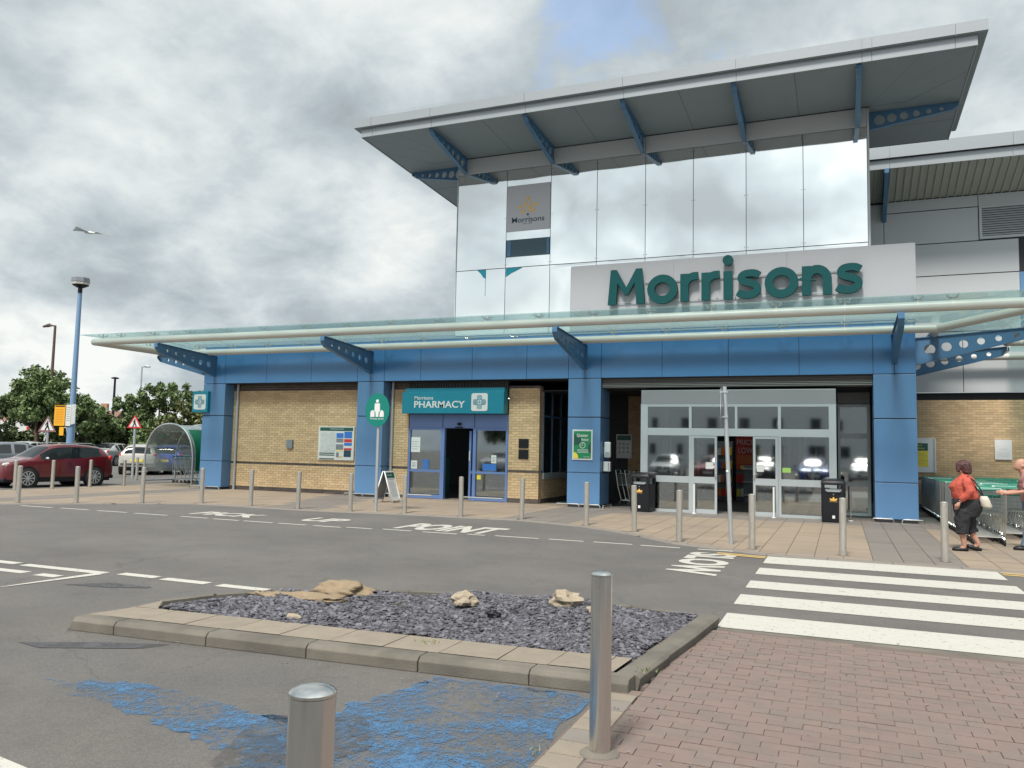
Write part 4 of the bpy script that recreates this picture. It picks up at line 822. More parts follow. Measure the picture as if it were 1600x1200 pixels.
# ---- canopy
cy = MB(); cy.smooth = True
ZF, ZI = 4.83, 4.63
for a, b, r in (((-22.87, -2.3, ZF), (4.32, -2.3, ZF), .112), ((-22.87, -2.3, ZF), (-22.87, 9, ZF), .11), ((4.3, -2.3, ZF), (4.3, 4.2, ZF), .11), ((4.3, 4.2, ZF), (10, 4.2, ZF), .11), ((-20.75, -.38, ZI), (2.15, -.38, ZI), .10), ((-20.75, -.38, ZI), (-20.75, 9, ZI), .10), ((2.15, -.38, ZI), (2.15, 6.05, ZI), .10), ((2.15, 6.05, ZI), (10, 6.05, ZI), .10), ((2.15, -.38, ZI), (4.3, -2.3, ZF), .098), ((-20.75, -.38, ZI), (-22.87, -2.3, ZF), .098)):
    cy.tube([a, b], r, 20)
for p in ((-22.87, -2.3, ZF), (4.3, -2.3, ZF), (-20.75, -.38, ZI), (2.15, -.38, ZI)): cy.ball(p, .114 if p[2] > 4.7 else .102, 16, 10)
can = cy.build('canopy_frame', 'pipe', shop, smooth=True)
def zg(y): return 5.035-(y+2.62)*.095
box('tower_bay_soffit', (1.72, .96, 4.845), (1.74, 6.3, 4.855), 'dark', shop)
gx = [-20.7]+[-21.7+1.455*i for i in range(1, 17)]; gx = sorted(set([round(g, 3) for g in gx if g > -20.8]))+[2.25]
def pane(pts): 
    c = Vector(pts[0]); n = len(pts); cen = sum((Vector(p) for p in pts), Vector())/n
    q = [tuple(Vector(p)+(cen-Vector(p)).normalized()*.007) for p in pts]
    mb = MB(); mb.v = q+[(p[0], p[1], p[2]+.013) for p in q]; mb.f = [tuple(range(n-1, -1, -1)), tuple(range(n, 2*n))]+[(i, (i+1) % n, n+(i+1) % n, n+i) for i in range(n)]
    mb.build('glass_pane', 'g_canopy', can)
for a, b in zip(gx[:-1], gx[1:]): pane([(a, -2.62, zg(-2.62)), (b, -2.62, zg(-2.62)), (b, -.12, zg(-.12)), (a, -.12, zg(-.12))])
XL, XR = -23.2, 4.62
pane([(XL, -2.62, 5.035), (-20.7, -2.62, 5.035), (-20.7, -.12, 4.8)]); pane([(XL, -2.62, 5.035), (-20.7, -.12, 4.8), (XL, -.12, 5.035)])
pane([(2.25, -2.62, 5.035), (XR, -2.62, 5.035), (2.25, -.12, 4.8)]); pane([(XR, -2.62, 5.035), (XR, -.12, 5.035), (2.25, -.12, 4.8)])
for k in range(5): y0 = -.12+k*1.5; pane([(XL, y0, 5.035), (-20.7, y0, 4.8), (-20.7, y0+1.5, 4.8), (XL, y0+1.5, 5.035)])
for k in range(3): y0 = -.12+k*1.45; pane([(2.25, y0, 4.8), (XR, y0, 5.035), (XR, y0+1.45, 5.035), (2.25, y0+1.45, 4.8)])
for k in range(4): x0 = 4.65+k*1.4; pane([(x0, 3.88, 5.035), (x0+1.4, 3.88, 5.035), (x0+1.4, 6.3, 4.8), (x0, 6.3, 4.8)])
fx = MB(); fx.tube([(0, 0, 0), (0, 0, .07)], .018, 8)
for sx__ in (-1, 1):
    for sy__ in (-1, 1): fx.tube([(0, 0, .06), (sx__*.085, sy__*.07, .075), (sx__*.10, sy__*.085, .105)], .011, 6); fx.tube([(sx__*.10, sy__*.085, .10), (sx__*.10, sy__*.085, .135)], .02, 8)
fo = fx.build('glass_fixing', 'steel', None, smooth=True); fme = fo.data; bpy.data.objects.remove(fo)
pos = [(x, -2.3, ZF+.10) for x in gx[1:]+[-21.7, -22.5, 3.6]]+[(x, -.38, ZI+.095) for x in gx[1:-1]]+[(-22.87, k*1.5, ZF+.1) for k in range(4)]+[(4.3, k*1.45, ZF+.1) for k in range(3)]
instances(fme, 'glass_fixing', can, [Matrix.Translation(Vector(p)-shop.location) for p in pos])
for x in (-19.83, -13.58, -6.60, 1.235): bracket('canopy_bracket', (x, -.005), 2.58, 3.86, 4.52, 4.66, .26, '-y', can, 6, .105, .055, .05, .13)
for y in (.47, 4.3):
    bracket('canopy_bracket', (1.71, y), 2.62, 3.86, 4.50, 4.70, .22, '+x', can, 6, .125, .06, .05, .13)
bracket('canopy_bracket', (-20.31, .47), 2.58, 3.86, 4.50, 4.70, .22, '-x', can, 6, .12, .06, .05, .13)
bracket('canopy_bracket', (-20.31, 4.3), 2.58, 3.86, 4.50, 4.70, .22, '-x', can, 6, .12, .06, .05, .13)
# ---- the large letters
LT = thing('shop_sign', 'large dark teal Morrisons letters on the grey board above the entrance', 'shop sign', (-2.6, -.2, 5.6))
def let(loops, dy=0): plate('letter', loops, .11, fp(-.19-dy), 'teal', LT)
b0, xh, cap = 5.60, 6.34, 6.57
def Rr(x): let([stroke([(x+.1, b0), (x+.1, xh)], .215)]); let([stroke([(x+.1, 6.02), (x+.13, 6.13), (x+.22, 6.23), (x+.34, 6.27), (x+.46, 6.27)], .20)], .004)
let([[(-5.90, b0), (-5.82, cap), (-5.66, cap), (-5.385, 6.06), (-5.11, cap), (-4.95, cap), (-4.87, b0), (-5.10, b0), (-5.145, 6.20), (-5.34, 5.86), (-5.43, 5.86), (-5.625, 6.20), (-5.67, b0)]])
def Oo(cx, rx=.41): let([circ(cx, 5.965, rx, 40, .395), circ(cx, 5.965, rx-.20, 32, .185)])
Oo(-4.39); Rr(-3.90); Rr(-3.345)
let([[(-2.785, b0), (-2.785, xh), (-2.56, xh), (-2.56, b0)]]); let([circ(-2.672, 6.635, .135, 26)])
def Ss(cx, k=1.):
    pts = [(.255, .585), (.15, .645), (.0, .655), (-.13, .625), (-.19, .55), (-.165, .475), (-.06, .425), (.08, .385), (.19, .315), (.21, .215), (.14, .13), (.0, .09), (-.15, .105), (-.28, .175)]
    pts = [(cx+p[0]*k, b0+p[1]*1.005) for p in pts]; sm = []
    for i in range(len(pts)-1):
        p0, p1, p2, p3 = [Vector(pts[max(0, min(len(pts)-1, i+j))]) for j in (-1, 0, 1, 2)]
        for q in range(3):
            t = q/3; sm.append(tuple(.5*((2*p1)+(-p0+p2)*t+(2*p0-5*p1+4*p2-p3)*t*t+(-p0+3*p1-3*p2+p3)*t**3)))
    sm.append(pts[-1]); let([stroke(sm, .185)])
Ss(-2.145); Oo(-1.345); Ss(.25)
let([stroke([(-.745, b0), (-.745, xh)], .215)]); let([stroke([(-.745, 5.98)]+arc(-.50, 5.98, .245, 180, 0, 14, .27)+[(-.255, b0)], .213)], .004)
mb = MB().box((-5.85, -.10, 5.665), (.5, -.085, 5.685)).box((-4.9, -.10, 6.22), (.5, -.085, 6.24))
for k in range(14): mb.box((-5.8+k*.47, -.10, 5.66), (-5.78+k*.47, -.044, 5.69))
mb.build('mounting_rail', 'galv', LT)
# ================================================================== BOLLARDS
def bollard_proto(h, r, m):
    t = thing('bollard', '', 'bollard')
    b = MB(); b.rings([(0, 0, -.02, r, r), (0, 0, h-.035, r, r)], 28).build('post', m, t, smooth=True)
    MB().rings([(0, 0, .018, .115, .11), (0, 0, .0255, .10, .10)], 20).build('painted_foot_shadow', 'stain_and_foot_shadow', t)  # contact shadow painted as a dark ring round the foot
    c = MB(); c.rings([(0, 0, h-.0335, r*1.02, r*1.02), (0, 0, h-.026, r*1.02, r*1.02), (0, 0, h-.018, r*.86, r*.86), (0, 0, h-.010, r*.5, r*.5), (0, 0, h-.008, r*.1, r*.1)], 28).build('domed_cap', m, t, smooth=True)
    return t
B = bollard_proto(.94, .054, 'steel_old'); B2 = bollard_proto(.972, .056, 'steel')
BL = [((-18.67, -7.69), 'steel bollard at the kerb in front of the red car front wheel'), ((-17.68, -6.87), 'steel bollard at the kerb in front of the red car doors'), ((-16.51, -5.92), 'steel bollard left of the trolley shelter opening'), ((-15.41, -5.02), 'steel bollard in front of the leftmost blue column'),
      ((-13.85, -4.98), 'steel bollard in front of the plain brick wall, left one'), ((-12.34, -5.05), 'steel bollard in front of the brick wall below the small grey box'), ((-10.91, -4.92), 'steel bollard just left of the round green pickup sign'), ((-9.59, -4.62), 'steel bollard between the A board and the left pharmacy window'), ((-8.11, -4.61), 'steel bollard in front of the open pharmacy doorway'), ((-6.69, -4.39), 'steel bollard in front of the brick pier right of the pharmacy'),
      ((-4.99, -4.98), 'steel bollard in front of the blue column with the green poster'), ((-3.78, -5.70), 'steel bollard in front of the left litter bin'), ((-2.66, -7.0), 'steel bollard left of the leaning sign pole at the entrance'), ((-1.375, -7.44), 'steel bollard right of the leaning sign pole at the zebra crossing'), ((.017, -7.5), 'steel bollard in front of the right litter bin at the crossing'), ((1.455, -7.47), 'steel bollard just left of the walking woman'),
      ((-23.26, -4.45), 'far steel bollard by the red car front bumper'), ((-23.11, -3.32), 'far steel bollard by the red car front wheel'), ((-23.25, -1.83), 'far steel bollard by the red car rear door'), ((-23.16, -.53), 'far steel bollard behind the red car by the silver hatchback'), ((-26.6, 3.18), 'farthest steel bollard beside the pedestrian warning sign')]
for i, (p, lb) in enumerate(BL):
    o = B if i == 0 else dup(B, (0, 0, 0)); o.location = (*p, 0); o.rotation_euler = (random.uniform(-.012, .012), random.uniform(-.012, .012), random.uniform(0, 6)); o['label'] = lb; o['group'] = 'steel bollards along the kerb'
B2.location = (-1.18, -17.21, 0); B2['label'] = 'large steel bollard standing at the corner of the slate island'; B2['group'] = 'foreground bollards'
o2_ = o = dup(B2, (-1.262, -19.62, .022), .4, 'large steel bollard cut off by the bottom edge of the picture')
o2_.scale = (1.07, 1.07, 1.0)
tag(MB().rings([(0, 0, 0, .12, .11), (0, 0, .02, .1, .1), (0, 0, .032, .06, .06)], 14).xf(Matrix.Translation((-1.18, -17.21, .01))).build('mortar_collar', 'kerb'), 'rough mortar collar round the foot of the island bollard', 'mortar')
# ================================================================== SIGNS AND POSTERS
# round pickup point sign
t = thing('pickup_sign', 'round green pickup point sign on a grey pole beside the pharmacy', 'sign', (-10.43, -4.55, 0))
MB().tube([(-10.43, -4.55, 0), (-10.43, -4.55, 2.5)], .04, 14).build('pole', 'galv', t, smooth=True)
disc = plate('disc', [circ(-10.44, 2.47, .34, 40, .41)], .02, fp(-4.61), 'turq', t); disc.data.materials[0] = mat('sign_green', (.0, .165, .13), .4)
plate('pictogram', [circ(-10.44, 2.685, .042)], .004, fp(-4.623), 'white', disc)
plate('pictogram', [[(-10.51, 2.63), (-10.37, 2.63), (-10.36, 2.44), (-10.395, 2.42), (-10.40, 2.30), (-10.475, 2.30), (-10.485, 2.42), (-10.52, 2.44)]], .004, fp(-4.623), 'white', disc)
for cx in (-10.57, -10.31): plate('pictogram', [[(cx-.06, 2.30), (cx+.06, 2.30), (cx+.055, 2.43), (cx+.03, 2.43), (cx+.03, 2.46), (cx-.03, 2.46), (cx-.03, 2.43), (cx-.055, 2.43)]], .004, fp(-4.623), 'white', disc)
text('lettering', 'Pickup point', -10.63, 2.225, .38, .055, fp(-4.622), 'white', disc)
# leaning sign pole with triangular sign seen edge on
t = thing('sign_pole', 'leaning grey pole with a triangular sign seen edge on, at the crossing', 'sign', (-1.77, -6.93, 0))
MB().tube([(-1.77, -6.93, 0), (-1.885, -6.93, 2.77)], .036, 14).build('pole', 'galv', t, smooth=True)
Xv = Vector((-.10, 1, 0)).normalized(); mt = Matrix((Xv, Vector((0, 0, 1)), Xv.cross(Vector((0, 0, 1))))).transposed().to_4x4(); mt.translation = Vector((-1.945, -6.93, 0))
plate('triangle_plate', [[(-.36, 2.08), (.36, 2.08), (0, 2.76)]], .012, mt, 'inkgrey', t)
for z in (2.22, 2.66): MB().box((-1.96, -6.975, z), (-1.82, -6.885, z+.025)).build('clip', 'galv', t)
MB().ball((-1.835, -6.97, 1.28), (.022, .01, .022)).build('sticker', 'white', t)
# pharmacy cross projecting sign at the first column
t = thing('pharmacy_cross_sign', 'projecting turquoise square sign with a white green cross on the first column', 'sign', (-20.35, -.05, 2.97))
box('sign_case', (-20.66, -.12, 2.62), (-19.98, .02, 3.34), 'turq', t, .01)
def cross(cx, cz, s, y, par, back='white', ink='turq'):
    c = .08*s/.5
    plate('cross_face', [[(cx-s+c, cz-s), (cx+s-c, cz-s), (cx+s, cz-s+c), (cx+s, cz+s-c), (cx+s-c, cz+s), (cx-s+c, cz+s), (cx-s, cz+s-c), (cx-s, cz-s+c)]], .006, fp(y), back, par)
    a = .30*s
    for k in (0, 1, 2):
        w = s*.034; o_ = s*.13*k
        for sg_ in ((1,) if k == 0 else (1, -1)):
            q = s*(.80 if k < 2 else .74)
            for lo, hi in (((-q, q),) if k == 0 else ((-q, -s*.13*(3-k)-0*a), (s*.13*(3-k), q))):
                box('cross_line', (cx+sg_*o_-w, y-.006, cz+lo), (cx+sg_*o_+w, y-.0035, cz+hi), ink, par)
                box('cross_line', (cx+lo, y-.009, cz+sg_*o_-w), (cx+hi, y-.0065, cz+sg_*o_+w), ink, par)
cross(-20.32, 2.97, .26, -.126, t)
# pharmacy fascia sign
t = thing('pharmacy_sign', 'wide turquoise pharmacy sign above the pharmacy door', 'sign', (-10.8, .2, 3))
box('sign_case', (-12.50, .10, 2.61), (-9.09, .44, 3.26), 'turq', t, .01); box('sign_top', (-12.42, .16, 3.262), (-9.10, .44, 3.385), 'turq', t)
text('lettering', 'Morrisons', -12.06, 3.03, .64, .105, fp(.096), 'white', t, .003, .01); text('lettering', 'PHARMACY', -12.07, 2.78, 1.72, .21, fp(.096), 'white', t, .003, .018)
cross(-9.87, 2.95, .265, .092, t)
# town map board on the brick wall
t = thing('map_board', 'white framed town map and travel board on the brick wall', 'notice board', (-15.07, .42, 1.65))
bd = box('board', (-15.76, .40, 1.11), (-14.39, .44, 2.19), 'white', t, .005)
box('header', (-15.70, .394, 2.05), (-14.44, .399, 2.16), 'dgreen', bd); text('lettering', 'Getting around', -15.3, 2.085, .5, .05, fp(.392), 'white2', bd)
box('map', (-15.68, .394, 1.37), (-15.10, .399, 2.0), 'mapgrey', bd)
for k, z in enumerate((1.33, 1.27, 1.15)): box('strip', (-15.70, .394, z-.02), (-15.12, .399, z+.012), 'dgreen', bd)
for x0, x1, z0, z1, mm in ((-15.06, -14.79, 1.82, 1.98, 'blueprint'), (-15.06, -14.79, 1.68, 1.80, 'inkgrey'), (-15.07, -14.79, 1.45, 1.62, 'inkgrey'), (-14.76, -14.47, 1.82, 2.03, 'blueprint'), (-14.76, -14.47, 1.69, 1.79, 'red'), (-14.76, -14.47, 1.58, 1.67, 'blueprint'), (-14.76, -14.47, 1.44, 1.50, 'red'), (-14.76, -14.49, 1.22, 1.43, 'navy'), (-15.05, -14.95, 1.20, 1.36, 'inkgrey'), (-14.95, -14.82, 1.20, 1.24, 'gold'), (-15.05, -14.8, 1.40, 1.43, 'yellow')): box('picture', (x0, .394, z0), (x1, .399, z1), mm, bd)
mb = MB()
for k in range(14):
    x = rng.uniform(-15.64, -15.14); z = rng.uniform(1.4, 1.97); w, h = rng.uniform(.03, .12), rng.uniform(.003, .006)
    mb.box((x, .391, z), (min(x+w, -15.11), .3935, z+h)) if k % 2 else mb.box((x, .391, z-.04), (x+h, .3935, z+.03))
mb.build('map_lines', 'gold', bd)
t = tag(box('wall_box', (-17.02, .38, 1.45), (-16.78, .445, 1.74), 'inkgrey', None, .008), 'small grey green metal box fixed on the plain brick wall', 'box')
for z, k in ((1.62, 'upper'), (1.30, 'lower')): tag(box('wall_plaque', (-8.73, .425, z), (-8.42, .449, z+.27), 'black', None, .004), k+' of two black square plaques on the brick pier', 'plaque')
# quieter hour poster
t = thing('quiet_hour_poster', 'green quieter hour poster in a white frame on the blue column', 'poster', (-6.63, -.02, 1.75))
fr = box('frame', (-6.93, -.03, 1.325), (-6.345, -.003, 2.165), 'white', t, .004); pb = box('print', (-6.89, -.036, 1.365), (-6.385, -.031, 2.125), 'poster_green', fr)
plate('dark_shape', [[(-6.885, 1.72), (-6.885, 2.06), (-6.70, 1.98), (-6.66, 1.83), (-6.72, 1.76)]], .001, fp(-.0375), 'dgreen', fr); plate('dark_shape', [[(-6.39, 1.50), (-6.39, 1.82), (-6.47, 1.72), (-6.49, 1.58)]], .001, fp(-.0375), 'dgreen', fr)
plate('lemon', [[(-6.885, 1.37)]+arc(-6.885, 1.37, .135, 0, 90, 8, .17)], .001, fp(-.0375), 'yellow', fr)
text('lettering', 'Quieter', -6.80, 1.95, .33, .10, fp(-.039), 'white', fr, .0005, .02); text('lettering', 'hour.', -6.66, 1.85, .22, .085, fp(-.039), 'white', fr, .0005, .02)
plate('clock', [circ(-6.63, 1.73, .085, 24), circ(-6.63, 1.73, .068, 24)], .001, fp(-.039), 'white', fr); plate('clock_hands', [[(-6.635, 1.79), (-6.625, 1.79), (-6.625, 1.725), (-6.68, 1.725), (-6.68, 1.735), (-6.635, 1.735)]], .001, fp(-.039), 'white', fr)
for k in range(3): box('print_line', (-6.78, -.040, 1.60-k*.035), (-6.46, -.0385, 1.612-k*.035), 'white2', fr)
text('lettering', 'Morrisons', -6.59, 1.40, .17, .03, fp(-.039), 'white', fr)
# recycling chart on the brown wall
t = thing('recess_poster', 'grey framed chart on the shaded brick wall behind the trolleys', 'poster', (-6.2, 2.97, 1.74))
fr = box('frame', (-6.46, 2.95, 1.37), (-5.97, 2.99, 2.11), 'galv', t); box('print', (-6.43, 2.942, 1.40), (-6.0, 2.948, 2.08), 'mapgrey', fr); box('header', (-6.43, 2.937, 1.93), (-6.0, 2.941, 2.08), 'dgreen', fr)
for k in range(9): MB().ball((-6.35+(k % 3)*.13, 2.938, 1.82-(k//3)*.13), (.03, .003, .03)).build('icon', 'inkgrey', fr)
# notices on the far wall
t = thing('trolley_notice', 'yellow and green notice in a white case behind the right blue column', 'notice', (2.3, 6.45, 1.66))
fr = box('case', (1.75, 6.40, 1.13), (2.72, 6.46, 2.19), 'white2', t, .006); box('frame', (2.66, 6.38, 1.15), (2.69, 6.398, 2.17), 'galv', fr); box('header', (1.85, 6.39, 1.80), (2.50, 6.398, 2.03), 'dgreen', fr); box('print', (1.85, 6.39, 1.31), (2.50, 6.398, 1.795), 'yellow', fr)
text('lettering', 'Trolley', 2.05, 1.93, .3, .06, fp(6.387), 'yellow', fr); text('lettering', 'collection', 1.98, 1.85, .42, .06, fp(6.387), 'yellow', fr)
for k in range(8): box('print_line', (1.9, 6.386, 1.74-k*.05), (2.3+.1*(k % 3), 6.389, 1.748-k*.05), 'inkgrey', fr)
t = thing('white_notice', 'white paper notice on the brick wall above the trolleys', 'notice', (4.52, 6.48, 1.87)); fr = box('sheet', (4.30, 6.46, 1.575), (4.745, 6.485, 2.17), 'white', t)
text('lettering', 'NOTICE', 4.42, 1.86, .2, .045, fp(6.457), 'mapgrey', fr)
for k in range(3): box('print_line', (4.36, 6.456, 1.78-k*.05), (4.68, 6.459, 1.79-k*.05), 'mapgrey', fr)
# sanitiser units on column side
t = thing('sanitiser_dispenser', 'white sanitiser dispenser on the side of the blue column', 'dispenser', (-6.03, .42, 1.6)); box('case', (-6.11, .30, 1.40), (-5.93, .42, 1.84), 'white', t, .03); box('grille', (-6.06, .285, 1.41), (-5.95, .298, 1.56), 'galv', t); box('bracket', (-6.14, .36, 1.5), (-6.11, .40, 1.7), 'galv', t)
t = thing('wipe_dispenser', 'white paper towel box below the sanitiser dispenser', 'dispenser', (-6.03, .42, 1.15)); box('case', (-6.12, .28, 1.02), (-5.93, .42, 1.29), 'white', t, .015); box('slot', (-5.98, .27, 1.05), (-5.96, .279, 1.26), 'inkgrey', t)
# slim posts at the doors
for x, y, lb in ((-3.53, -.22, 'slim white post in front of the left sliding door'), (-1.55, -.34, 'slim white post in front of the right sliding door'), (.21, -.1, 'slim steel post beside the right litter bin')):
    t = thing('door_post', lb, 'post', (x, y, 0), 'slim posts by the doors'); MB().tube([(x, y, 0), (x, y, .78)], .024, 10).build('post', 'white2' if x < 0 else 'steel', t, smooth=True); MB().rings([(x, y, 0, .06, .06), (x, y, .03, .05, .05)], 14).build('foot', 'white2', t)
# ---- litter bins
def litter_bin(loc, rz, lb):
    t = thing('litter_bin', lb, 'litter bin', (0, 0, 0), 'black litter bins'); w, d, h = .27, .27, 1.04
    def rr(s, z, hw=w, hd=d, c=.06): return [(sx*(hw*s-c)+c*math.cos(a), sy*(hd*s-c)+c*math.sin(a), z) for sx, sy, a0 in ((1, 1, 0), (-1, 1, PI/2), (-1, -1, PI), (1, -1, 1.5*PI)) for a in (a0, a0+PI/4, a0+PI/2)]
    b = MB()
    for s, z in ((.93, 0), (.97, .05), (1, .25), (1, .74)): b.v += rr(s, z)
    for i in range(3): b.f += [(i*12+k, i*12+(k+1) % 12, i*12+12+(k+1) % 12, i*12+12+k) for k in range(12)]
    b.f.append(tuple(range(11, -1, -1))); b.f.append(tuple(36+k for k in range(12))); body = b.build('body', 'black', t, .004)
    hp = MB()   # domed hood on four corner pillars with an opening on each side
    for sx in (-1, 1):
        for sy in (-1, 1): hp.box((sx*.27, sy*.27, .742), (sx*.19, sy*.19, .93))
    hp.build('hood_pillar', 'black', t, .01)
    l = MB()
    for s, z in ((1.02, .90), (1.03, .93), (1.0, .97), (.9, 1.01), (.6, 1.04), (.2, 1.05)): l.v += rr(s, z, c=.05)
    for i in range(5): l.f += [(i*12+k, i*12+(k+1) % 12, i*12+12+(k+1) % 12, i*12+12+k) for k in range(12)]
    l.f.append(tuple(range(11, -1, -1))); l.f.append(tuple(60+k for k in range(12))); l.build('hood', 'black', t, smooth=True)
    lp = MB().tube([(-.20, -.272, .80)]+[(.2*math.cos(PI+PI*k/8), -.274, .80+.10*math.sin(PI+PI*k/8)) for k in range(1, 8)]+[(.20, -.272, .80)], .012, 6); lp.build('opening_lip', 'black', t)
    box('inner_liner', (-.2, -.2, .60), (.2, .2, .80), 'galv', t)
    plate('emblem', [leaf(-.0, .575, .09, .05, 1.57)], .002, fp(-.276), 'gold', body); plate('emblem', [leaf(-.05, .56, .08, .04, 2.5)], .002, fp(-.276), 'gold', body); plate('emblem', [leaf(.05, .56, .08, .04, .6)], .002, fp(-.276), 'gold', body)
    text('lettering', 'Morrisons', -.085, .505, .17, .026, fp(-.2735), 'gold', body); box('ashtray_sticker', (-.03, -.276, .12), (.03, -.2715, .19), 'white', body); MB().tube([(0, -.27, .68), (0, -.285, .68)], .012, 8).build('lock', 'galv', body)
    t.location = loc; t.rotation_euler = (0, 0, rz); return t
litter_bin((-4.85, -.35, 0), -.12, 'black litter bin left of the entrance doors, with gold emblem')
litter_bin((-.17, -.72, 0), .02, 'black litter bin right of the entrance doors, with gold emblem')
# ---- A board
t = thing('a_board', 'folding A board with dark header and white text panel by the column', 'A board', (-11.95, -1.25, 0))
c0 = Vector((-11.80, -1.75, 0)); ux = Vector((-.05, 1, 0)).normalized(); uy = Vector((-1, -.05, 0)).normalized(); uz = Vector((0, 0, 1))
def am(lean): 
    n_ = (uy*-math.cos(lean)+uz*math.sin(lean)); up_ = (uz*math.cos(lean)+uy*math.sin(lean)); m_ = Matrix((ux, up_, n_)).transposed().to_4x4(); m_.translation = c0-uy*.30*(1 if lean > 0 else -1); return m_
for ln in (.30, -.30):
    A = am(ln); fr = plate('frame', [[(-.27, .0), (-.24, .0), (-.24, .10), (.24, .10), (.24, 0), (.27, .0), (.27, .93), (-.27, .93)], [(-.235, .14), (-.235, .90), (.235, .90), (.235, .14)]], .025, A, 'white2', t)
    plate('panel', [[(-.235, .14), (.235, .14), (.235, .90), (-.235, .90)]], .01, A, 'white' if ln > 0 else 'inkgrey', fr)
    if ln > 0:
        A2 = A @ Matrix.Translation((0, 0, .008)); plate('header', [[(-.225, .74), (.225, .74), (.225, .89), (-.225, .89)]], .002, A2, 'dgreen', fr); text('lettering', 'Pharmacy', -.15, .79, .25, .05, A2 @ Matrix.Translation((0, 0, .002)), 'white', fr, .0003)
        text('lettering', 'Opening times', -.18, .68, .34, .035, A2, 'inkgrey', fr, .0006)
        for k in range(9): plate('print_line', [[(-.18, .62-k*.05), (-.18+.26+.05*(k % 3), .62-k*.05), (-.18+.26+.05*(k % 3), .635-k*.05), (-.18, .635-k*.05)]], .001, A2, 'mapgrey', fr)
# ================================================================== TROLLEYS
def trolley_proto():
    """push handle at -Y end, nose at +Y"""
    t = thing('shopping_trolley', '', 'trolley')
    zh, zt0, zt1, zb0, zb1 = 1.02, .93, .86, .58, .62; y0, y1 = 0, .88; w0, w1 = .275, .20
    b = MB(); r = .0035
    def wl(u): return w0+(w1-w0)*u
    def rod(p, q, w=.0035): b.tube([p, q], w, 4, cap=False)
    for sx in (-1, 1):
        for k in range(7): f = k/6; rod((sx*w0, y0, zb0+(zt0-zb0)*f), (sx*w1, y1, zb1+(zt1-zb1)*f), .006 if k in (0, 6) else .003)
        for k in range(13): u = k/12; rod((sx*wl(u), y0+(y1-y0)*u, zb0+(zb1-zb0)*u), (sx*wl(u), y0+(y1-y0)*u, zt0+(zt1-zt0)*u), .003)
    for k in range(6): f = k/5; rod((-w1, y1, zb1+(zt1-zb1)*f), (w1, y1, zb1+(zt1-zb1)*f)); rod((-w0, y0, zb0+(zt0-zb0)*f), (w0, y0, zb0+(zt0-zb0)*f), .0045 if f in (0, 1) else .0028)
    for k in range(9): x = -w1+2*w1*k/8; rod((x, y1, zb1), (x, y1, zt1)); rod((x*w0/w1, y0, zb0), (x, y1, zb1)); rod((x*w0/w1, y0, zb0), (x*w0/w1, y0, zt0), .0028)
    b.build('basket', 'wire_dark', t)
    f = MB()
    for sx in (-1, 1):
        f.tube([(sx*.27, -.07, zh), (sx*.275, .0, zb0-.02), (sx*.265, .10, .17), (sx*.25, .12, .14)], .012, 6); f.tube([(sx*.25, .10, .15), (sx*.18, .86, .15)], .011, 6); f.tube([(sx*.26, .30, zb0), (sx*.22, .62, .16)], .009, 6)
        f.tube([(sx*.25, .09, .15), (sx*.25, .05, .09)], .014, 6)
    f.tube([(-.25, .12, .15), (.25, .12, .15)], .01, 6); f.tube([(-.18, .86, .15), (.18, .86, .15)], .01, 6); f.build('frame', 'chrome', t)
    MB().tube([(-.27, -.07, zh), (.27, -.07, zh)], .017, 8).build('handle', 'green', t)
    s = MB().box((-.20, .02, .87), (.20, .03, .925)); s.build('child_seat_flap', 'green', t)
    wm = MB().tube([(-.014, 0, .06), (.014, 0, .06)], .06, 12).build('wheel', 'rubber', None); me = wm.data; bpy.data.objects.remove(wm)
    instances(me, 'wheel', t, [Matrix.Translation(p) for p in ((-.25, .05, 0), (.25, .05, 0), (-.18, .86, 0), (.18, .86, 0))])
    return t
T = trolley_proto(); first = True
rows = [('nearest the blue column', 2.50, -4.42, 40, 'green', .255), ('second from the blue column', 3.14, -3.3, 34, 'lime', .255), ('third from the blue column', 3.80, -1.2, 26, 'green', .255), ('fourth from the blue column', 4.46, 1.0, 18, 'green', .255)]
for nm, x, y0, n, hc, pitch in rows:
    for k in range(n):
        hm = ['green', 'green', 'dgreen', 'galv', 'green', 'poster_green'][rng.integers(0, 6)]
        if first: o = T; first = False
        else: o = tree_copy(T)
        o.location = (x+rng.normal(0, .006), y0+k*pitch, .012); o['group'] = 'nested trolleys in the row '+nm
        o['label'] = 'silver trolley with green handle, nested in the trolley row '+nm if k else 'nearest end trolley of the row '+nm
        if k % 3:
            for ch in o.children:
                if ch.name.startswith('handle'): ch.material_slots[0].link = 'OBJECT'; ch.material_slots[0].material = M[hm]
                if ch.name.startswith('child_seat'): ch.material_slots[0].link = 'OBJECT'; ch.material_slots[0].material = M['lime' if hc == 'lime' and k % 5 == 1 else 'galv']
    
for k in range(5):
    o = dup(T, (-6.05+k*.27, 1.9, .012), -PI/2, 'dark nested trolley in the shaded recess left of the entrance', 'trolleys in the recess')
for k in range(9):
    o = dup(T, (-23.75+k*.20, 2.55, .01), -PI/2-.2, 'silver trolley nested inside the curved trolley shelter', 'trolleys in the shelter')
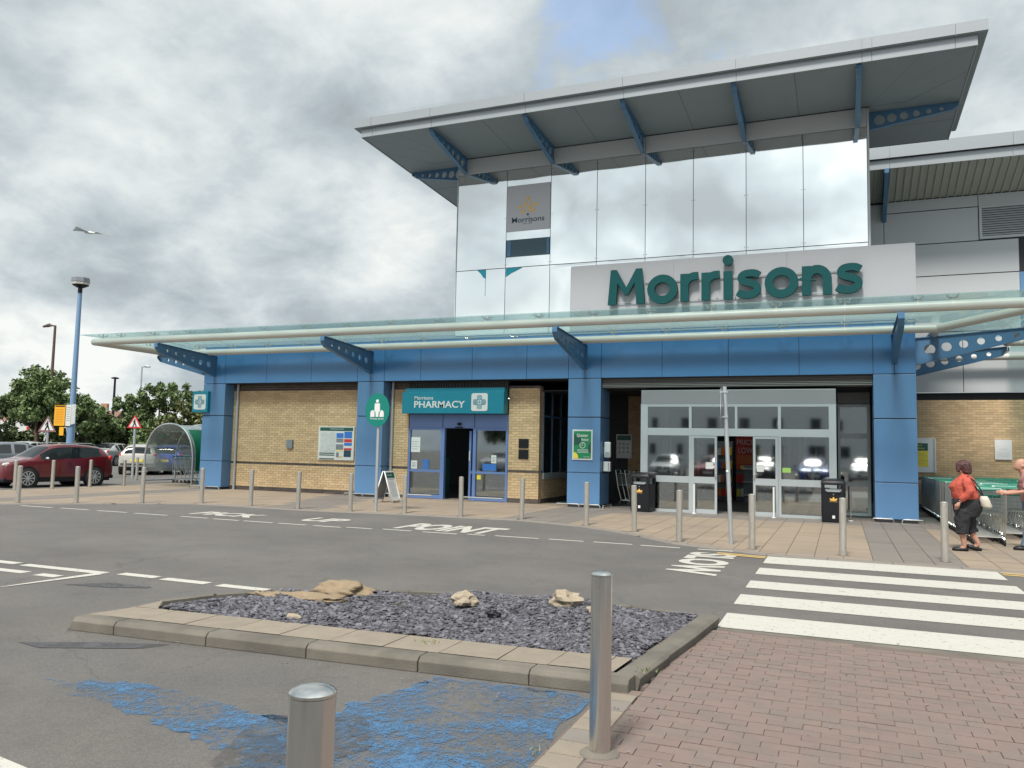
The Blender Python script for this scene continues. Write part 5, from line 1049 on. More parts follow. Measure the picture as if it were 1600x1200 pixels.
# ---- trolley shelter
t = thing('trolley_shelter', 'arched clear trolley shelter with a green side panel beside the building', 'trolley shelter', (-22.9, 1.5, 0))
A0 = Vector((-24.42, 1.5, 0)); ax = Vector((1, -.10, 0)).normalized(); ay = Vector((.10, 1, 0)).normalized(); Wd, Ht, DL = 2.62, 2.25, 4.2
def sp(u, v, off=0):   # u 0..1 round the arch, v metres deep
    a = PI*(1-u); cx = Wd/2+(Wd/2-off)*math.copysign(abs(math.cos(a))**.86, math.cos(a)); z = .85+(Ht-.85-off)*abs(math.sin(a))**.9 if 0 < u < 1 else .85
    return A0+ax*cx+ay*v+Vector((0, 0, z))
for v in (0, 1.4, 2.8, DL):
    pts = [A0+ax*0+ay*v]+[sp(k/28, v) for k in range(29)]+[A0+ax*Wd+ay*v]; MB().tube(pts, .035, 10).build('hoop', 'galv', t, smooth=True)
for bay in range(3):
    mb = MB(); n = 24
    for j, v in enumerate((bay*1.4+.02, bay*1.4+1.38)):
        for k in range(-1, n+2):
            p = (A0+ax*.03+ay*v+Vector((0, 0, .45))) if k < 0 else (A0+ax*(Wd-.03)+ay*v+Vector((0, 0, .45))) if k > n else sp(k/n, v, .03); mb.v.append(tuple(p))
    q = n+3; mb.f = [(k, k+1, q+k+1, q+k) for k in range(q-1)]; mb.smooth = True; mb.build('roof_sheet', 'g_shelter', t, smooth='all')
mb = MB(); P_ = [sp(k/24, DL, .03) for k in range(25)]; mb.v = [tuple(A0+ax*.03+ay*DL+Vector((0, 0, .45)))]+[tuple(p) for p in P_]+[tuple(A0+ax*(Wd-.03)+ay*DL+Vector((0, 0, .45)))]; mb.f = [tuple(range(len(mb.v)))]; mb.build('end_sheet', 'g_shelter', t)
for z, s in ((1.75, .03), (.47, .02)): MB().tube([A0+ax*(.12 if z > 1 else 0)+ay*DL+Vector((0, 0, z)), A0+ax*(Wd-(.12 if z > 1 else 0))+ay*DL+Vector((0, 0, z))], s, 8).build('cross_rail', 'galv', t)
for s in (0, Wd): MB().tube([A0+ax*s+Vector((0, 0, .12)), A0+ax*s+ay*DL+Vector((0, 0, .12))], .03, 8).build('guard_rail', 'galv', t)
mb = MB(); n = 10
for k in range(n+1):
    u = .70+.3*k/n; 
    for v in (.10, 1.30): p = sp(u, v, -.045); mb.v.append(tuple(p))
for v in (.10, 1.30): mb.v.append(tuple(A0+ax*(Wd+.045)+ay*v+Vector((0, 0, .55))))
mb.f = [(2*k, 2*k+1, 2*k+3, 2*k+2) for k in range(n+1)]; sp_ = mb.build('green_panel', 'poster_green', t, smooth='all'); sp_.data.materials[0] = mat('shelter_green', (.008, .16, .085), .45)
tm = Matrix((ay, Vector((0, 0, 1)), ax)).transposed().to_4x4(); tm.translation = A0+ax*(Wd+.052)
text('lettering', 'Morrisons', .42, 1.36, .6, .10, tm, 'white', sp_, .002)
for k in range(4): text('lettering', ('Please return', 'your trolley here', 'Thank you', 'for shopping')[k], .45, 1.18-k*.10, .55, .055, tm, 'white', sp_, .001)
# ================================================================== LAMPS and far signs
def lamp_blue():
    x, y = -29.6, 2.45; t = thing('street_lamp', 'tall blue lamp post with a dark octagonal lantern behind the red car', 'lamp post', (x, y, 0)); h = 8.0
    MB().tube([(x, y, 0), (x, y, 2.6), (x, y, 2.62), (x, y, h-.25)], [.16, .15, .115, .085], 16).build('post', 'bluepole', t, smooth=True); MB().tube([(x, y, h-.25), (x, y, h)], .09, 10).build('collar', 'black', t)
    hd = MB(); 
    def ring(z, r): return [(x+r*math.cos(2*PI*(k+.5)/8), y+r*math.sin(2*PI*(k+.5)/8), z) for k in range(8)]
    def frust(prs, nm, m_):
        b = MB()
        for z, r in prs: b.v += ring(z, r)
        for i in range(len(prs)-1): b.f += [(i*8+k, i*8+(k+1) % 8, i*8+8+(k+1) % 8, i*8+8+k) for k in range(8)]
        b.f.append(tuple(range(7, -1, -1))); b.f.append(tuple((len(prs)-1)*8+k for k in range(8))); b.build(nm, m_, t)
    frust([(h-.02, .13), (h+.08, .32), (h+.10, .34)], 'lower_shade', 'black'); frust([(h+.101, .345), (h+.20, .355)], 'lens', 'lampglass'); frust([(h+.201, .36), (h+.21, .37), (h+.38, .36), (h+.42, .31)], 'hood', 'inkgrey')
    return t
lamp_blue()
def lamp(x, y, h, m_, dx, lb, r=.1):
    t = thing('street_lamp', lb, 'lamp post', (x, y, 0)); MB().tube([(x, y, 0), (x, y, h)], [r, r*.6], 10).build('post', m_, t, smooth=True)
    if dx:
        s = 1 if dx > 0 else -1; MB().tube([(x, y, h-.02), (x+dx*.35, y, h+.02)], .05, 8).build('arm', m_, t); MB().tube([(x+dx*.3, y, h+.02), (x+dx*.5, y, h+.05), (x+dx, y, h-.02)], [.06, .13, .07], 8).build('lantern', m_, t)
    else: MB().rings([(x, y, h, .3, .3), (x, y, h+.1, .34, .34), (x, y, h+.16, .1, .1)], 12).build('lantern', m_, t)
lamp(-47.5, 15.2, 9.0, 'bark', -1.1, 'brown lamp post rising above the left trees', .13); lamp(-60.25, 31.25, 7.1, 'black', 0, 'dark lamp post between the two groups of trees', .15); lamp(-55.15, 29.45, 7.9, 'galv', .9, 'thin grey lamp post above the right trees', .1)
def tri_sign(x, y, zc, s, red, lb, ang):
    t = thing('warning_sign', lb, 'road sign', (x, y, 0)); MB().tube([(x, y, 0), (x, y, zc+.2)], .055, 12).build('post', 'galv', t, smooth=True)
    d = Vector((math.cos(ang), math.sin(ang), 0)); m_ = Matrix((d, Vector((0, 0, 1)), d.cross(Vector((0, 0, 1))))).transposed().to_4x4(); m_.translation = Vector((x, y, 0))-Vector((-d.y, d.x, 0))*.06
    h = s*.866; tri = lambda k: [(-s/2*k, zc-h*.4+(1-k)*h*.36), (s/2*k, zc-h*.4+(1-k)*h*.36), (0, zc+h*.6-(1-k)*h*.62)]
    p = plate('plate', [tri(1)], .02, m_, red, t); plate('face', [tri(.72)], .003, m_ @ Matrix.Translation((0, 0, .013)), 'white', p); m3 = m_ @ Matrix.Translation((0, 0, .017)); k = s/.75
    plate('walking_figure', [circ(.01*k, zc+.175*k, .03*k)], .003, m3, 'black', p); plate('walking_figure', [[(-.03*k, zc+.14*k), (.04*k, zc+.14*k), (.05*k, zc), (.12*k, zc-.19*k), (.07*k, zc-.2*k), (.01*k, zc-.06*k), (-.06*k, zc-.2*k), (-.11*k, zc-.19*k), (-.03*k, zc-.0), (-.02*k, zc+.07*k), (-.08*k, zc-.01), (-.10*k, zc+.01)]], .003, m3, 'black', p)
brown_rim = mat('faded_rim', (.22, .11, .11), .6); M['faded_rim'] = brown_rim
tri_sign(-33.3, 4.25, 2.2, .82, 'faded_rim', 'triangular pedestrian warning sign with faded brown rim behind the red car', .39); tri_sign(-28.06, 4.3, 2.36, .64, 'red', 'triangular pedestrian warning sign with red rim beside the shelter', .39)
t = thing('parking_notice', 'yellow parking notice and white notices fixed on the blue lamp post', 'notice', (-29.66, 2.3, 2.4))
d = Vector((math.cos(.5), math.sin(.5), 0)); m_ = Matrix((d, Vector((0, 0, 1)), d.cross(Vector((0, 0, 1))))).transposed().to_4x4(); m_.translation = Vector((-29.62, 2.24, 0))
yb = plate('yellow_board', [[(-.50, 2.15), (-.08, 2.15), (-.08, 3.0), (-.50, 3.0)]], .02, m_, 'amber', t); plate('band', [[(-.48, 2.93), (-.1, 2.93), (-.1, 2.98), (-.48, 2.98)]], .002, m_ @ Matrix.Translation((0, 0, .012)), 'black', yb)
for k in range(9): plate('print_line', [[(-.45, 2.82-k*.07), (-.14, 2.82-k*.07), (-.14, 2.835-k*.07), (-.45, 2.835-k*.07)]], .002, m_ @ Matrix.Translation((0, 0, .012)), 'orange', yb)
wb = plate('white_board', [[(-.05, 2.15), (.14, 2.15), (.14, 3.02), (-.05, 3.02)]], .02, m_, 'white', t); plate('white_board', [[(.15, 2.2), (.32, 2.25), (.32, 3.05), (.15, 3.05)]], .02, m_, 'mapgrey', t)
for k in range(7): plate('print_line', [[(-.02, 2.9-k*.09), (.11, 2.9-k*.09), (.11, 2.92-k*.09), (-.02, 2.92-k*.09)]], .002, m_ @ Matrix.Translation((0, 0, .012)), 'inkgrey', wb)
plate('small_yellow_board', [[(-.27, 1.75), (-.10, 1.75), (-.10, 2.1), (-.27, 2.1)]], .02, m_, 'amber', t)
# ================================================================== SEAGULL
t = tag(MB().build('x', 'white') if False else thing('seagull', 'seagull gliding in the grey sky at the left', 'bird', (-21.7, -3.9, 8.1)), None)
gx_, gy_, gz_ = -21.62, -3.78, 8.06; R_ = Vector((math.cos(YAW), math.sin(YAW), 0))
def gp(a, z, dpt=0): p = Vector((gx_, gy_, gz_))+R_*a+Vector((0, 0, z))+Vector((-math.sin(YAW), math.cos(YAW), 0))*dpt; return tuple(p)
MB().tube([gp(-0.160, -0.016), gp(-0.104, -0.012), gp(0.000, -0.016), (gp(0.112, -0.024)), gp(0.176, -0.024)], [.012, .035, .05, .03, .01], 10).build('body', 'white', t, smooth=True)
mb = MB()
for pts in ([gp(-0.016, 0.000, -.08), gp(-0.160, 0.088, -.2), gp(-0.264, 0.096, -.3), gp(-0.336, -0.048, -.34), gp(-0.296, -0.016, -.22), gp(-0.224, 0.056, -.14), gp(-0.128, 0.040, .03), gp(0.040, 0.000, .06)], [gp(-0.032, 0.000, .08), gp(0.040, 0.072, .2), gp(0.112, 0.104, .3), gp(0.240, 0.056, .42), gp(0.384, 0.000, .5), gp(0.240, 0.036, .36), gp(0.128, 0.064, .2), gp(0.056, -0.004, .02)]):
    n = len(mb.v); mb.v += pts+[(p[0], p[1], p[2]-.012) for p in pts]; k = len(pts); mb.f += [tuple(n+i for i in range(k)), tuple(n+k+k-1-i for i in range(k))]+[(n+i, n+(i+1) % k, n+k+(i+1) % k, n+k+i) for i in range(k)]
mb.build('wing', 'galv', t)
# ================================================================== CARS
def cr(p0, p1, p2, p3, t): return .5*((2*p1)+(-p0+p2)*t+(2*p0-5*p1+4*p2-p3)*t*t+(-p0+3*p1-3*p2+p3)*t**3)
ST = {
 'crossover': dict(st=[(2.17,.36,.64,.60,.66,.60),(2.13,.27,.82,.76,.80,.70),(1.96,.24,.93,.86,.87,.72),(1.5,.24,1.02,.94,.895,.72),(1.08,.24,1.10,.99,.90,.70),(.42,.24,1.49,1.01,.905,.60),(.0,.24,1.575,1.03,.905,.60),(-.7,.24,1.59,1.06,.905,.60),(-1.4,.26,1.54,1.12,.89,.575),(-1.80,.28,1.45,1.15,.86,.55),(-2.02,.32,1.16,1.10,.83,.62),(-2.13,.36,.96,.90,.80,.66),(-2.17,.42,.66,.60,.74,.6)], wb=(1.33,-1.30), r=.345, cow=(1.04,.47), rear=(-1.83,-2.0), side=(.78,-1.62), bp=(-.28,-1.12), trim=True),
 'hatch': dict(st=[(2.0,.30,.56,.52,.62,.55),(1.96,.22,.72,.66,.76,.66),(1.8,.2,.84,.76,.82,.68),(1.4,.2,.93,.85,.84,.68),(1.0,.2,1.0,.90,.85,.66),(.35,.2,1.38,.92,.85,.56),(-.1,.2,1.45,.93,.85,.56),(-.8,.2,1.45,.95,.85,.56),(-1.4,.22,1.40,.98,.84,.54),(-1.78,.24,1.30,1.0,.82,.52),(-1.94,.28,1.0,.95,.8,.58),(-2.0,.32,.8,.75,.76,.6),(-2.03,.36,.56,.5,.7,.55)], wb=(1.25,-1.22), r=.31, cow=(.96,.40), rear=(-1.80,-1.93), side=(.70,-1.6), bp=(-.3,-1.15), trim=False),
 'saloon': dict(st=[(2.3,.30,.56,.52,.64,.55),(2.26,.22,.72,.66,.80,.7),(2.05,.2,.84,.76,.86,.72),(1.6,.2,.92,.84,.88,.72),(1.1,.2,.98,.88,.89,.68),(.35,.2,1.35,.91,.89,.56),(-.1,.2,1.42,.92,.89,.55),(-.7,.2,1.41,.94,.89,.55),(-1.2,.2,1.30,.95,.88,.55),(-1.65,.22,1.06,.96,.87,.64),(-2.1,.24,1.01,.94,.85,.66),(-2.25,.3,.9,.84,.80,.64),(-2.3,.36,.6,.55,.74,.6)], wb=(1.4,-1.36), r=.32, cow=(1.05,.40), rear=(-.95,-1.6), side=(.70,-1.15), bp=(-.28,-.9), trim=False)}
def car(style, label, col, group=None, estate_glass=True):
    s = ST[style]; t = thing('parked_car', label, 'car', group=group)
    def ring(q):
        x, zb, zt, zl, w, wr = q; H = zt-zl; half = [(w*.90, zb), (w*.985, zb+.06), (w, zb+.18), (w*1.0, (zb+zl)/2+.06), (w*.985, zl-.07), (w*.955, zl)]
        wt = wr; half += [(w*.955+(wt-w*.955)*.80, zl+H*.80-0), (wt, zt-.045*min(1, H/.2)), (wt*.80, zt-.012), (wt*.45, zt), (0, zt+.006)]
        return [(x, y, z) for y, z in half]
    P = s['st']; n = len(P); RR = []
    for i in range(n-1):
        for k in range(5):
            t_ = k/5; RR.append(ring(tuple(cr(P[max(i-1, 0)][j], P[i][j], P[i+1][j], P[min(i+2, n-1)][j], t_) for j in range(6))))
    RR.append(ring(P[-1])); nc = 11; parts = {}
    def part(x, c):
        if c >= 7 and s['cow'][1] < x < s['cow'][0]: return 'windscreen'
        if c >= 7 and s['rear'][1] < x < s['rear'][0]: return 'rear_window'
        if c == 5 and s['side'][1] < x < s['side'][0] and not any(abs(x-b) < .05 for b in s['bp']): return 'side_window'
        return 'body'
    for sgn in (1, -1):
        for i in range(len(RR)-1):
            for c in range(nc-1):
                x = (RR[i][c][0]+RR[i+1][c][0])/2; nm = part(x, c); key = nm if nm != 'side_window' else nm+str(sgn)+str(sum(x < b for b in s['bp']))
                mb = parts.setdefault(key, (MB(), {}))
                def vi(a, b):
                    k = (a, b, sgn if b < nc-1 else 0)
                    if k not in mb[1]: mb[1][k] = len(mb[0].v); p = RR[a][b]; mb[0].v.append((p[0], p[1]*sgn, p[2]))
                    return mb[1][k]
                q = (vi(i, c), vi(i+1, c), vi(i+1, c+1), vi(i, c+1)); mb[0].f.append(q if sgn > 0 else q[::-1])
    b = parts['body']; body = None
    for e, rg in ((0, RR[0]), (1, RR[-1])):
        poly = [(p[0], p[1], p[2]) for p in rg]+[(p[0], -p[1], p[2]) for p in reversed(rg[:-1])]; k = len(b[0].v); b[0].v += poly; b[0].f.append(tuple(k+i for i in range(len(poly)))[::(-1 if e else 1)])
    k = len(b[0].v)
    paint_ = mat('car_paint', col, .28, .25, coat=.9) if isinstance(col, tuple) else M[col]
    body = b[0].build('body', paint_, t, smooth=True)
    for key, (mb, _) in parts.items():
        if key == 'body': continue
        mb.build(key.rstrip('-1230') if key.startswith('side') else key, 'g_car', t, smooth='all')
    W_ = max(p[4] for p in P); r = s['r']; L_ = P[0][0]; LR = P[-1][0]
    box('underbody', (LR+.15, -W_+.1, .2), (L_-.15, W_-.1, .42), 'black', t)
    for wx in s['wb']:
        for sg_ in (1, -1):
            y = sg_*W_
            if s['trim']: MB().tube([(wx, y-sg_*.10, r), (wx, y+sg_*.018, r)], r+.085, 28).build('arch_trim', 'black', t)
            MB().tube([(wx, y-sg_*.20, r), (wx, y+sg_*.022, r)], r+.035, 28).build('wheel_arch', 'rubber', t)
            w = MB(); w.tube([(wx, y-sg_*.19, r), (wx, y+sg_*.020, r), (wx, y+sg_*.035, r)], [r, r, r*.93], 28); wo = w.build('wheel', 'rubber', t, smooth=True)
            rm = MB(); rr_ = r*.70
            for q in range(10 if s['trim'] else 6):
                a = 2*PI*q/(10 if s['trim'] else 6); c_, s_ = math.cos(a), math.sin(a); hw = .022 if s['trim'] else .035; yy = y+sg_*.040
                px = lambda u, v: (wx+u*c_-v*s_, yy, r+u*s_+v*c_); n0 = len(rm.v)
                rm.v += [px(.03, -hw*.7), px(rr_, -hw), px(rr_, hw), px(.03, hw*.7)]; rm.v += [(p[0], p[1]-sg_*.02, p[2]) for p in rm.v[n0:n0+4]]; rm.f += [(n0, n0+1, n0+2, n0+3), (n0, n0+4, n0+5, n0+1), (n0+1, n0+5, n0+6, n0+2), (n0+2, n0+6, n0+7, n0+3), (n0+3, n0+7, n0+4, n0)]
            n0 = len(rm.v)
            for q in range(28):
                a = 2*PI*q/28
                for rd in (rr_*.95, rr_*1.06): rm.v.append((wx+rd*math.cos(a), y+sg_*.041, r+rd*math.sin(a)))
            rm.f += [(n0+2*q, n0+2*q+1, n0+2*((q+1) % 28)+1, n0+2*((q+1) % 28)) for q in range(28)]
            rm.tube([(wx, y+sg_*.02, r), (wx, y+sg_*.044, r)], .05, 10); rm.build('rim', 'frame', wo)
    zh = P[2][2]-.10
    for sg_ in (1, -1):
        MB().ball((L_-.22, sg_*(W_-.19), zh), (.24, .10, .085)).build('headlight', 'lampglass', t, smooth=True)
        MB().ball((LR+.16, sg_*(W_-.12), P[-4][3]-.08), (.11, .075, .10)).build('tail_light', 'red', t, smooth=True)
        m_ = MB(); m_.ball((s['side'][0]-.1, sg_*(W_+.09), P[4][3]+.07), (.055, .10, .05)); m_.build('mirror', paint_ if not s['trim'] else M['galv'], t, smooth=True)
        for bx in (s['bp'][0], s['side'][0]+.12, s['bp'][1]-.02):    # door shut lines
            MB().box((bx-.006, sg_*(W_*.999), .38), (bx+.006, sg_*(W_*.999+.003), P[5][3]-.12)).build('door_gap', 'rubber', t)
        for bx in (.05, -.9): MB().box((bx-.36, sg_*(W_*.985), P[5][3]-.13), (bx-.20, sg_*(W_*.985+.03), P[5][3]-.10)).build('door_handle', paint_, t)
        if s['trim']: MB().tube([(.1, sg_*.60, 1.59), (0, sg_*.61, 1.63), (-1.3, sg_*.60, 1.62), (-1.45, sg_*.58, 1.57)], .016, 6).build('roof_rail', 'frame', t); MB().box((s['wb'][0]-.4, sg_*(W_+.004), .2), (s['wb'][1]+.4, sg_*(W_-.03), .38)).build('sill_trim', 'black', t)
    MB().box((L_-.03, -.42, .38), (L_+.012, .42, .55)).build('lower_grille', 'black', t); gr = MB().box((L_-.12, -.36, .60), (L_-.0, .36, .76)).build('grille', 'black', t); MB().tube([(L_-.01, 0, .68), (L_+.015, 0, .68)], .07, 16).build('badge', 'frame', gr)
    MB().box((L_+.013, -.26, .44), (L_+.022, .26, .55)).build('number_plate', 'white', t); MB().box((LR-.02, -.26, .62), (LR+.03, .26, .73)).build('number_plate', 'yellow', t)
    MB().box((L_-.20, -W_+.06, .22), (L_+.006, W_-.06, .34)).build('bumper', 'black', t, .03); MB().box((LR-.006, -W_+.08, .28), (LR+.2, W_-.08, .42)).build('bumper', 'black', t, .03)
    return t
def put(c, x, y, rz, z=0): c.location = (x, y, z); c.rotation_euler = (0, 0, rz); return c
def recolor(root, label, col, x, y, rz):
    c = tree_copy(root); p = mat('car_paint', col, .28, .25, coat=.9)
    def rec(o):
        for s in o.material_slots:
            if s.material and s.material.name.startswith('car_paint'): s.link = 'OBJECT'; s.material = p
        for ch in o.children: rec(ch)
    rec(c); c['label'] = label; return put(c, x, y, rz)
Rc = put(car('crossover', 'dark red crossover car parked nose left behind the steel bollards', (.125, .010, .017)), -25.0, -1.98, -PI/2-.14); Rc.scale = (.86, .87, .90)
Sv = put(car('hatch', 'silver grey hatchback seen from behind, right of the red car', (.42, .40, .36), 'parked cars'), -31.5, 8.2, 2.2)
recolor(Sv, 'bright blue hatchback between the warning sign and the trolley shelter', (.01, .06, .42), -30.9, 9.6, 2.05)
Gs = put(car('saloon', 'dark grey saloon with pale blue windows at the left edge behind the red car', (.13, .15, .17), 'parked cars'), -34.6, 3.0, -1.9)
recolor(Gs, 'light silver saloon at the far left behind the grey saloon', (.42, .47, .52), -41.5, 5.9, -2.2)
far = [(-46, 12.5, 'white car roof seen far back left of the lamp post', (.6, .62, .63), -1.2), (-52, 14, 'black car far back at the left edge under the trees', (.03, .03, .04), -1.2), (-43.0, 16.5, 'silver car far back behind the red car roof', (.4, .42, .43), 1.9), (-39.5, 17.8, 'dark car far back right of the blue lamp post', (.05, .06, .08), 1.9), (-38.0, 19.0, 'white estate far back left of the shelter', (.6, .6, .6), 1.9), (-36.0, 20.5, 'pale grey car far back directly left of the trolley shelter', (.45, .47, .5), 1.9), (-47.0, 9.0, 'blue grey car second row at the left edge', (.12, .17, .25), -1.9)]
for i, (x, y, lb, c, a) in enumerate(far): recolor(Sv if i % 2 else Gs, lb, c, x, y, a)
# cars parked behind the photographer, mirrored in the shop doors
for i, (x, y, c) in enumerate([(-9.5, -26.3, (.45, .46, .47)), (-6.8, -26.2, (.25, .012, .02)), (-4.1, -26.3, (.02, .025, .03)), (-1.4, -26.1, (.03, .08, .3)), (1.3, -26.3, (.6, .6, .6)), (4.0, -26.2, (.06, .12, .3)), (6.8, -26.2, (.03, .03, .03)), (-12.3, -26.2, (.03, .05, .12)), (-17.5, -26.1, (.3, .02, .02)), (-20.5, -26.1, (.5, .5, .5))]):
    recolor((Sv, Gs)[i % 2], ['silver', 'red', 'black', 'blue', 'white', 'mid blue', 'dark', 'navy', 'dark red', 'pale grey'][i]+' car parked behind the photographer, mirrored in the shop doors', c, x, y, PI/2+.05*(i % 3-1))
# ================================================================== TREES
def tree(x, y, h, blobs, leafm, label, seed, n=6500, ls=.13, trunk=.18, tr_h=None, cat='tree', nm='tree'):
    t = thing(nm, label, cat, (x, y, 0)); g = np.random.default_rng(seed)
    mb = MB(); th = tr_h or h*.45
    if trunk:
        mb.tube([(x, y, 0), (x+.05, y, th*.5), (x-.05, y, th), (x, y, th*1.35)], [trunk, trunk*.8, trunk*.6, trunk*.3], 10)
        for (bx, by, bz, br) in blobs:
            mb.tube([(x, y, th*.75), (x+bx*.5, y+by*.5, (th*.8+bz)/2), (x+bx, y+by, bz+br*.3)], [trunk*.5, trunk*.3, .02], 6)
        mb.build('trunk', 'bark', t, smooth=True)
    tot = sum(b[3]**2 for b in blobs); C_ = []; 
    for (bx, by, bz, br) in blobs:
        k = int(1.5*n*br*br/tot); subs = g.normal(size=(max(8, int(br*24)), 3)); subs /= np.linalg.norm(subs, axis=1)[:, None]; subs = subs*br*g.uniform(.35, 1.12, (len(subs), 1))*np.array([1, 1, .8])+np.array([bx, by, bz])
        idx = g.integers(0, len(subs), k); d = g.normal(size=(k, 3)); d /= np.linalg.norm(d, axis=1)[:, None]; C_.append(subs[idx]+d*(br*.24)*g.uniform(.2, 1.1, (k, 1)))
    C_ = np.concatenate(C_); C_ = C_[C_[:, 2] > .25]; k = len(C_); a = g.normal(size=(k, 3)); a /= np.linalg.norm(a, axis=1)[:, None]; r_ = g.normal(size=(k, 3)); b = np.cross(a, r_); b /= np.linalg.norm(b, axis=1)[:, None]
    s = ls*g.uniform(.5, 1.3, (k, 1)); q = np.stack([C_-a*s, C_+b*s*.55, C_+a*s, C_-b*s*.55], 1).reshape(-1, 3)
    me = bpy.data.meshes.new('crown'); me.vertices.add(4*k); me.vertices.foreach_set('co', q.ravel()); me.loops.add(4*k); me.loops.foreach_set('vertex_index', np.arange(4*k)); me.polygons.add(k); me.polygons.foreach_set('loop_start', np.arange(k)*4); me.update(); me.validate()
    me.materials.append(M[leafm]); o = bpy.data.objects.new('crown' if trunk else 'foliage', me); COL.objects.link(o); o.parent = t
    return t
tree(-47.9, 14.7, 7, [(0, 0, 5.1, 1.5), (-1.9, .6, 4.3, 1.5), (1.8, .2, 4.2, 1.4), (-.3, 1.2, 3.2, 1.7), (-3.2, .5, 3.4, 1.3), (2.9, .8, 3.1, 1.3), (.8, -.8, 3.6, 1.3), (-1.0, 1.5, 5.2, 1.1)], 'leaf', 'large dark green tree behind the blue lamp post', 11, 15000, trunk=.17, tr_h=2.6)
tree(-50.5, 11.6, 5, [(0, 0, 3.4, 1.6), (-1.5, -.8, 2.8, 1.4), (1.2, .6, 3.0, 1.4), (-2.6, -1.4, 3.5, 1.5), (.8, .9, 1.7, 1.3)], 'leaf', 'dark green tree at the left edge of the picture', 12, 10000, trunk=.16, tr_h=2.2)
tree(-46.1, 17.0, 4.2, [(0, 0, 2.9, 1.35), (-1.0, -.8, 2.3, 1.3), (1.0, .9, 2.3, 1.2), (-1.9, -.6, 3.5, 1.1), (.3, .3, 1.5, 1.2)], 'leaf', 'shorter dark tree right of the blue lamp post', 13, 9000, trunk=.17, tr_h=1.8)
tree(-46.6, 20.0, 3.2, [(0, 0, 2.2, 1.1), (-1.2, -1.2, 1.9, 1.2), (1.2, 1.1, 1.7, 1.0), (2.2, 2.2, 1.2, 1.0)], 'leaf2', 'low olive green tree in the gap between the tree groups', 14, 7000, trunk=.14, tr_h=1.3)
tree(-43.4, 20.3, 6.4, [(0, 0, 4.7, 1.2), (-1.1, -1.0, 3.9, 1.2), (1.3, 1.3, 4.4, 1.25), (-.2, -.2, 2.9, 1.6), (2.6, 2.2, 3.8, 1.2), (-1.9, -1.8, 2.6, 1.1)], 'leaf', 'dark tree rising behind the trolley shelter', 15, 12000, trunk=.17, tr_h=2.4)
tree(-39.8, 21.5, 5.2, [(0, 0, 3.5, 1.3), (-1.2, -1.0, 3.2, 1.2), (1.3, 1.3, 3.5, 1.2), (-.2, -.2, 2.2, 1.5), (2.6, 2.2, 3.0, 1.2), (-2.2, -1.8, 2.2, 1.3)], 'leaf2', 'lighter olive green tree directly behind the shelter roof', 16, 13000, trunk=.16, tr_h=2.0)
tree(-42.8, 18.6, 2.2, [(0, 0, 1.4, .9), (.4, .3, .9, .9), (-.3, -.2, 2.0, .5)], 'leaf', 'narrow dark shrub at the foot of the thin lamp post', 17, 3500, ls=.13, trunk=.08, tr_h=.8)
hb_ = []
for k in range(26): hb_.append((k*.95-13, k*.60-8.2+rng.uniform(-.5, .5), rng.uniform(.9, 1.5), rng.uniform(.9, 1.2)))
tag(tree(-47, 22.5, 2, hb_, 'leaf', 'x', 18, 26000, ls=.17, trunk=0, nm='hedge'), 'long hedge of mixed shrubs behind the parked cars', 'hedge')
# far houses glimpsed between the trees
def house(x, y, w, d, h, rh, rz, lb, wallm='brick_brown'):
    t = thing('house', lb, 'house', (0, 0, 0)); box('wall', (-w/2, -d/2, 0), (w/2, d/2, h), wallm, t)
    mb = MB(); mb.v = [(-w/2-.3, -d/2-.3, h), (w/2+.3, -d/2-.3, h), (w/2+.3, d/2+.3, h), (-w/2-.3, d/2+.3, h), (-w/2-.3, 0, h+rh), (w/2+.3, 0, h+rh)]; mb.f = [(0, 1, 5, 4), (2, 3, 4, 5), (0, 4, 3), (1, 2, 5), (0, 3, 2, 1)]; rf = mb.build('roof', 'roof_tile', t)
    box('chimney', (w*.2, -.4, h+rh-.9), (w*.2+.9, .4, h+rh+1.1), 'brick_brown', rf)
    for k in range(3):
        f = box('window', (-w*.35+k*w*.27, -d/2-.04, h*.55), (-w*.35+k*w*.27+1.2, -d/2-.003, h*.55+1.2), 'white', t); box('pane', (-w*.35+k*w*.27+.1, -d/2-.05, h*.55+.1), (-w*.35+k*w*.27+1.1, -d/2-.041, h*.55+1.1), 'g_car', f)
    t.location = (x, y, 0); t.rotation_euler = (0, 0, rz)
house(-105, 66, 9, 8, 4.0, 2.0, .5, 'distant brick house with red chimney between the trees'); house(-118, 62, 12, 8, 3.6, 1.9, .5, 'distant low house left of the one with the chimney', 'apartment')
t = thing('delivery_lorry', 'white box lorry with red lettering beyond the trees at left', 'lorry', (0, 0, 0))
box('cargo_box', (-3.2, -1.2, .9), (3.2, 1.2, 3.0), 'white', t, .03); box('cab', (3.25, -1.1, .5), (4.9, 1.1, 2.5), 'white2', t, .1); box('chassis', (-3.1, -.9, .5), (4.6, .9, .88), 'black', t)
box('cab_window', (4.2, -1.12, 1.5), (4.8, 1.12, 2.2), 'g_car', t); text('lettering', 'E', .2, 1.6, .7, 1.0, fp(-1.22), 'red', t, .005)
for x in (-2.2, 3.9):
    for y in (-1.05, 1.05): MB().tube([(x, y-.12, .45), (x, y+.12, .45)], .45, 16).build('wheel', 'rubber', t)
t.location = (-58.5, 22.3, -.1); t.rotation_euler = (0, 0, .45)
t = thing('low_building', 'long pale low building glimpsed under the trees', 'building'); box('wall', (-14, -3, 0), (14, 3, 2.3), 'apartment', t); box('roof', (-14.3, -3.3, 2.305), (14.3, 3.3, 2.6), 'galv', t)
for k in range(8): box('window', (-12+k*3.2, -3.04, .9), (-10.4+k*3.2, -3.003, 1.9), 'g_car', t)
t.location = (-72, 40, 0); t.rotation_euler = (0, 0, .5)
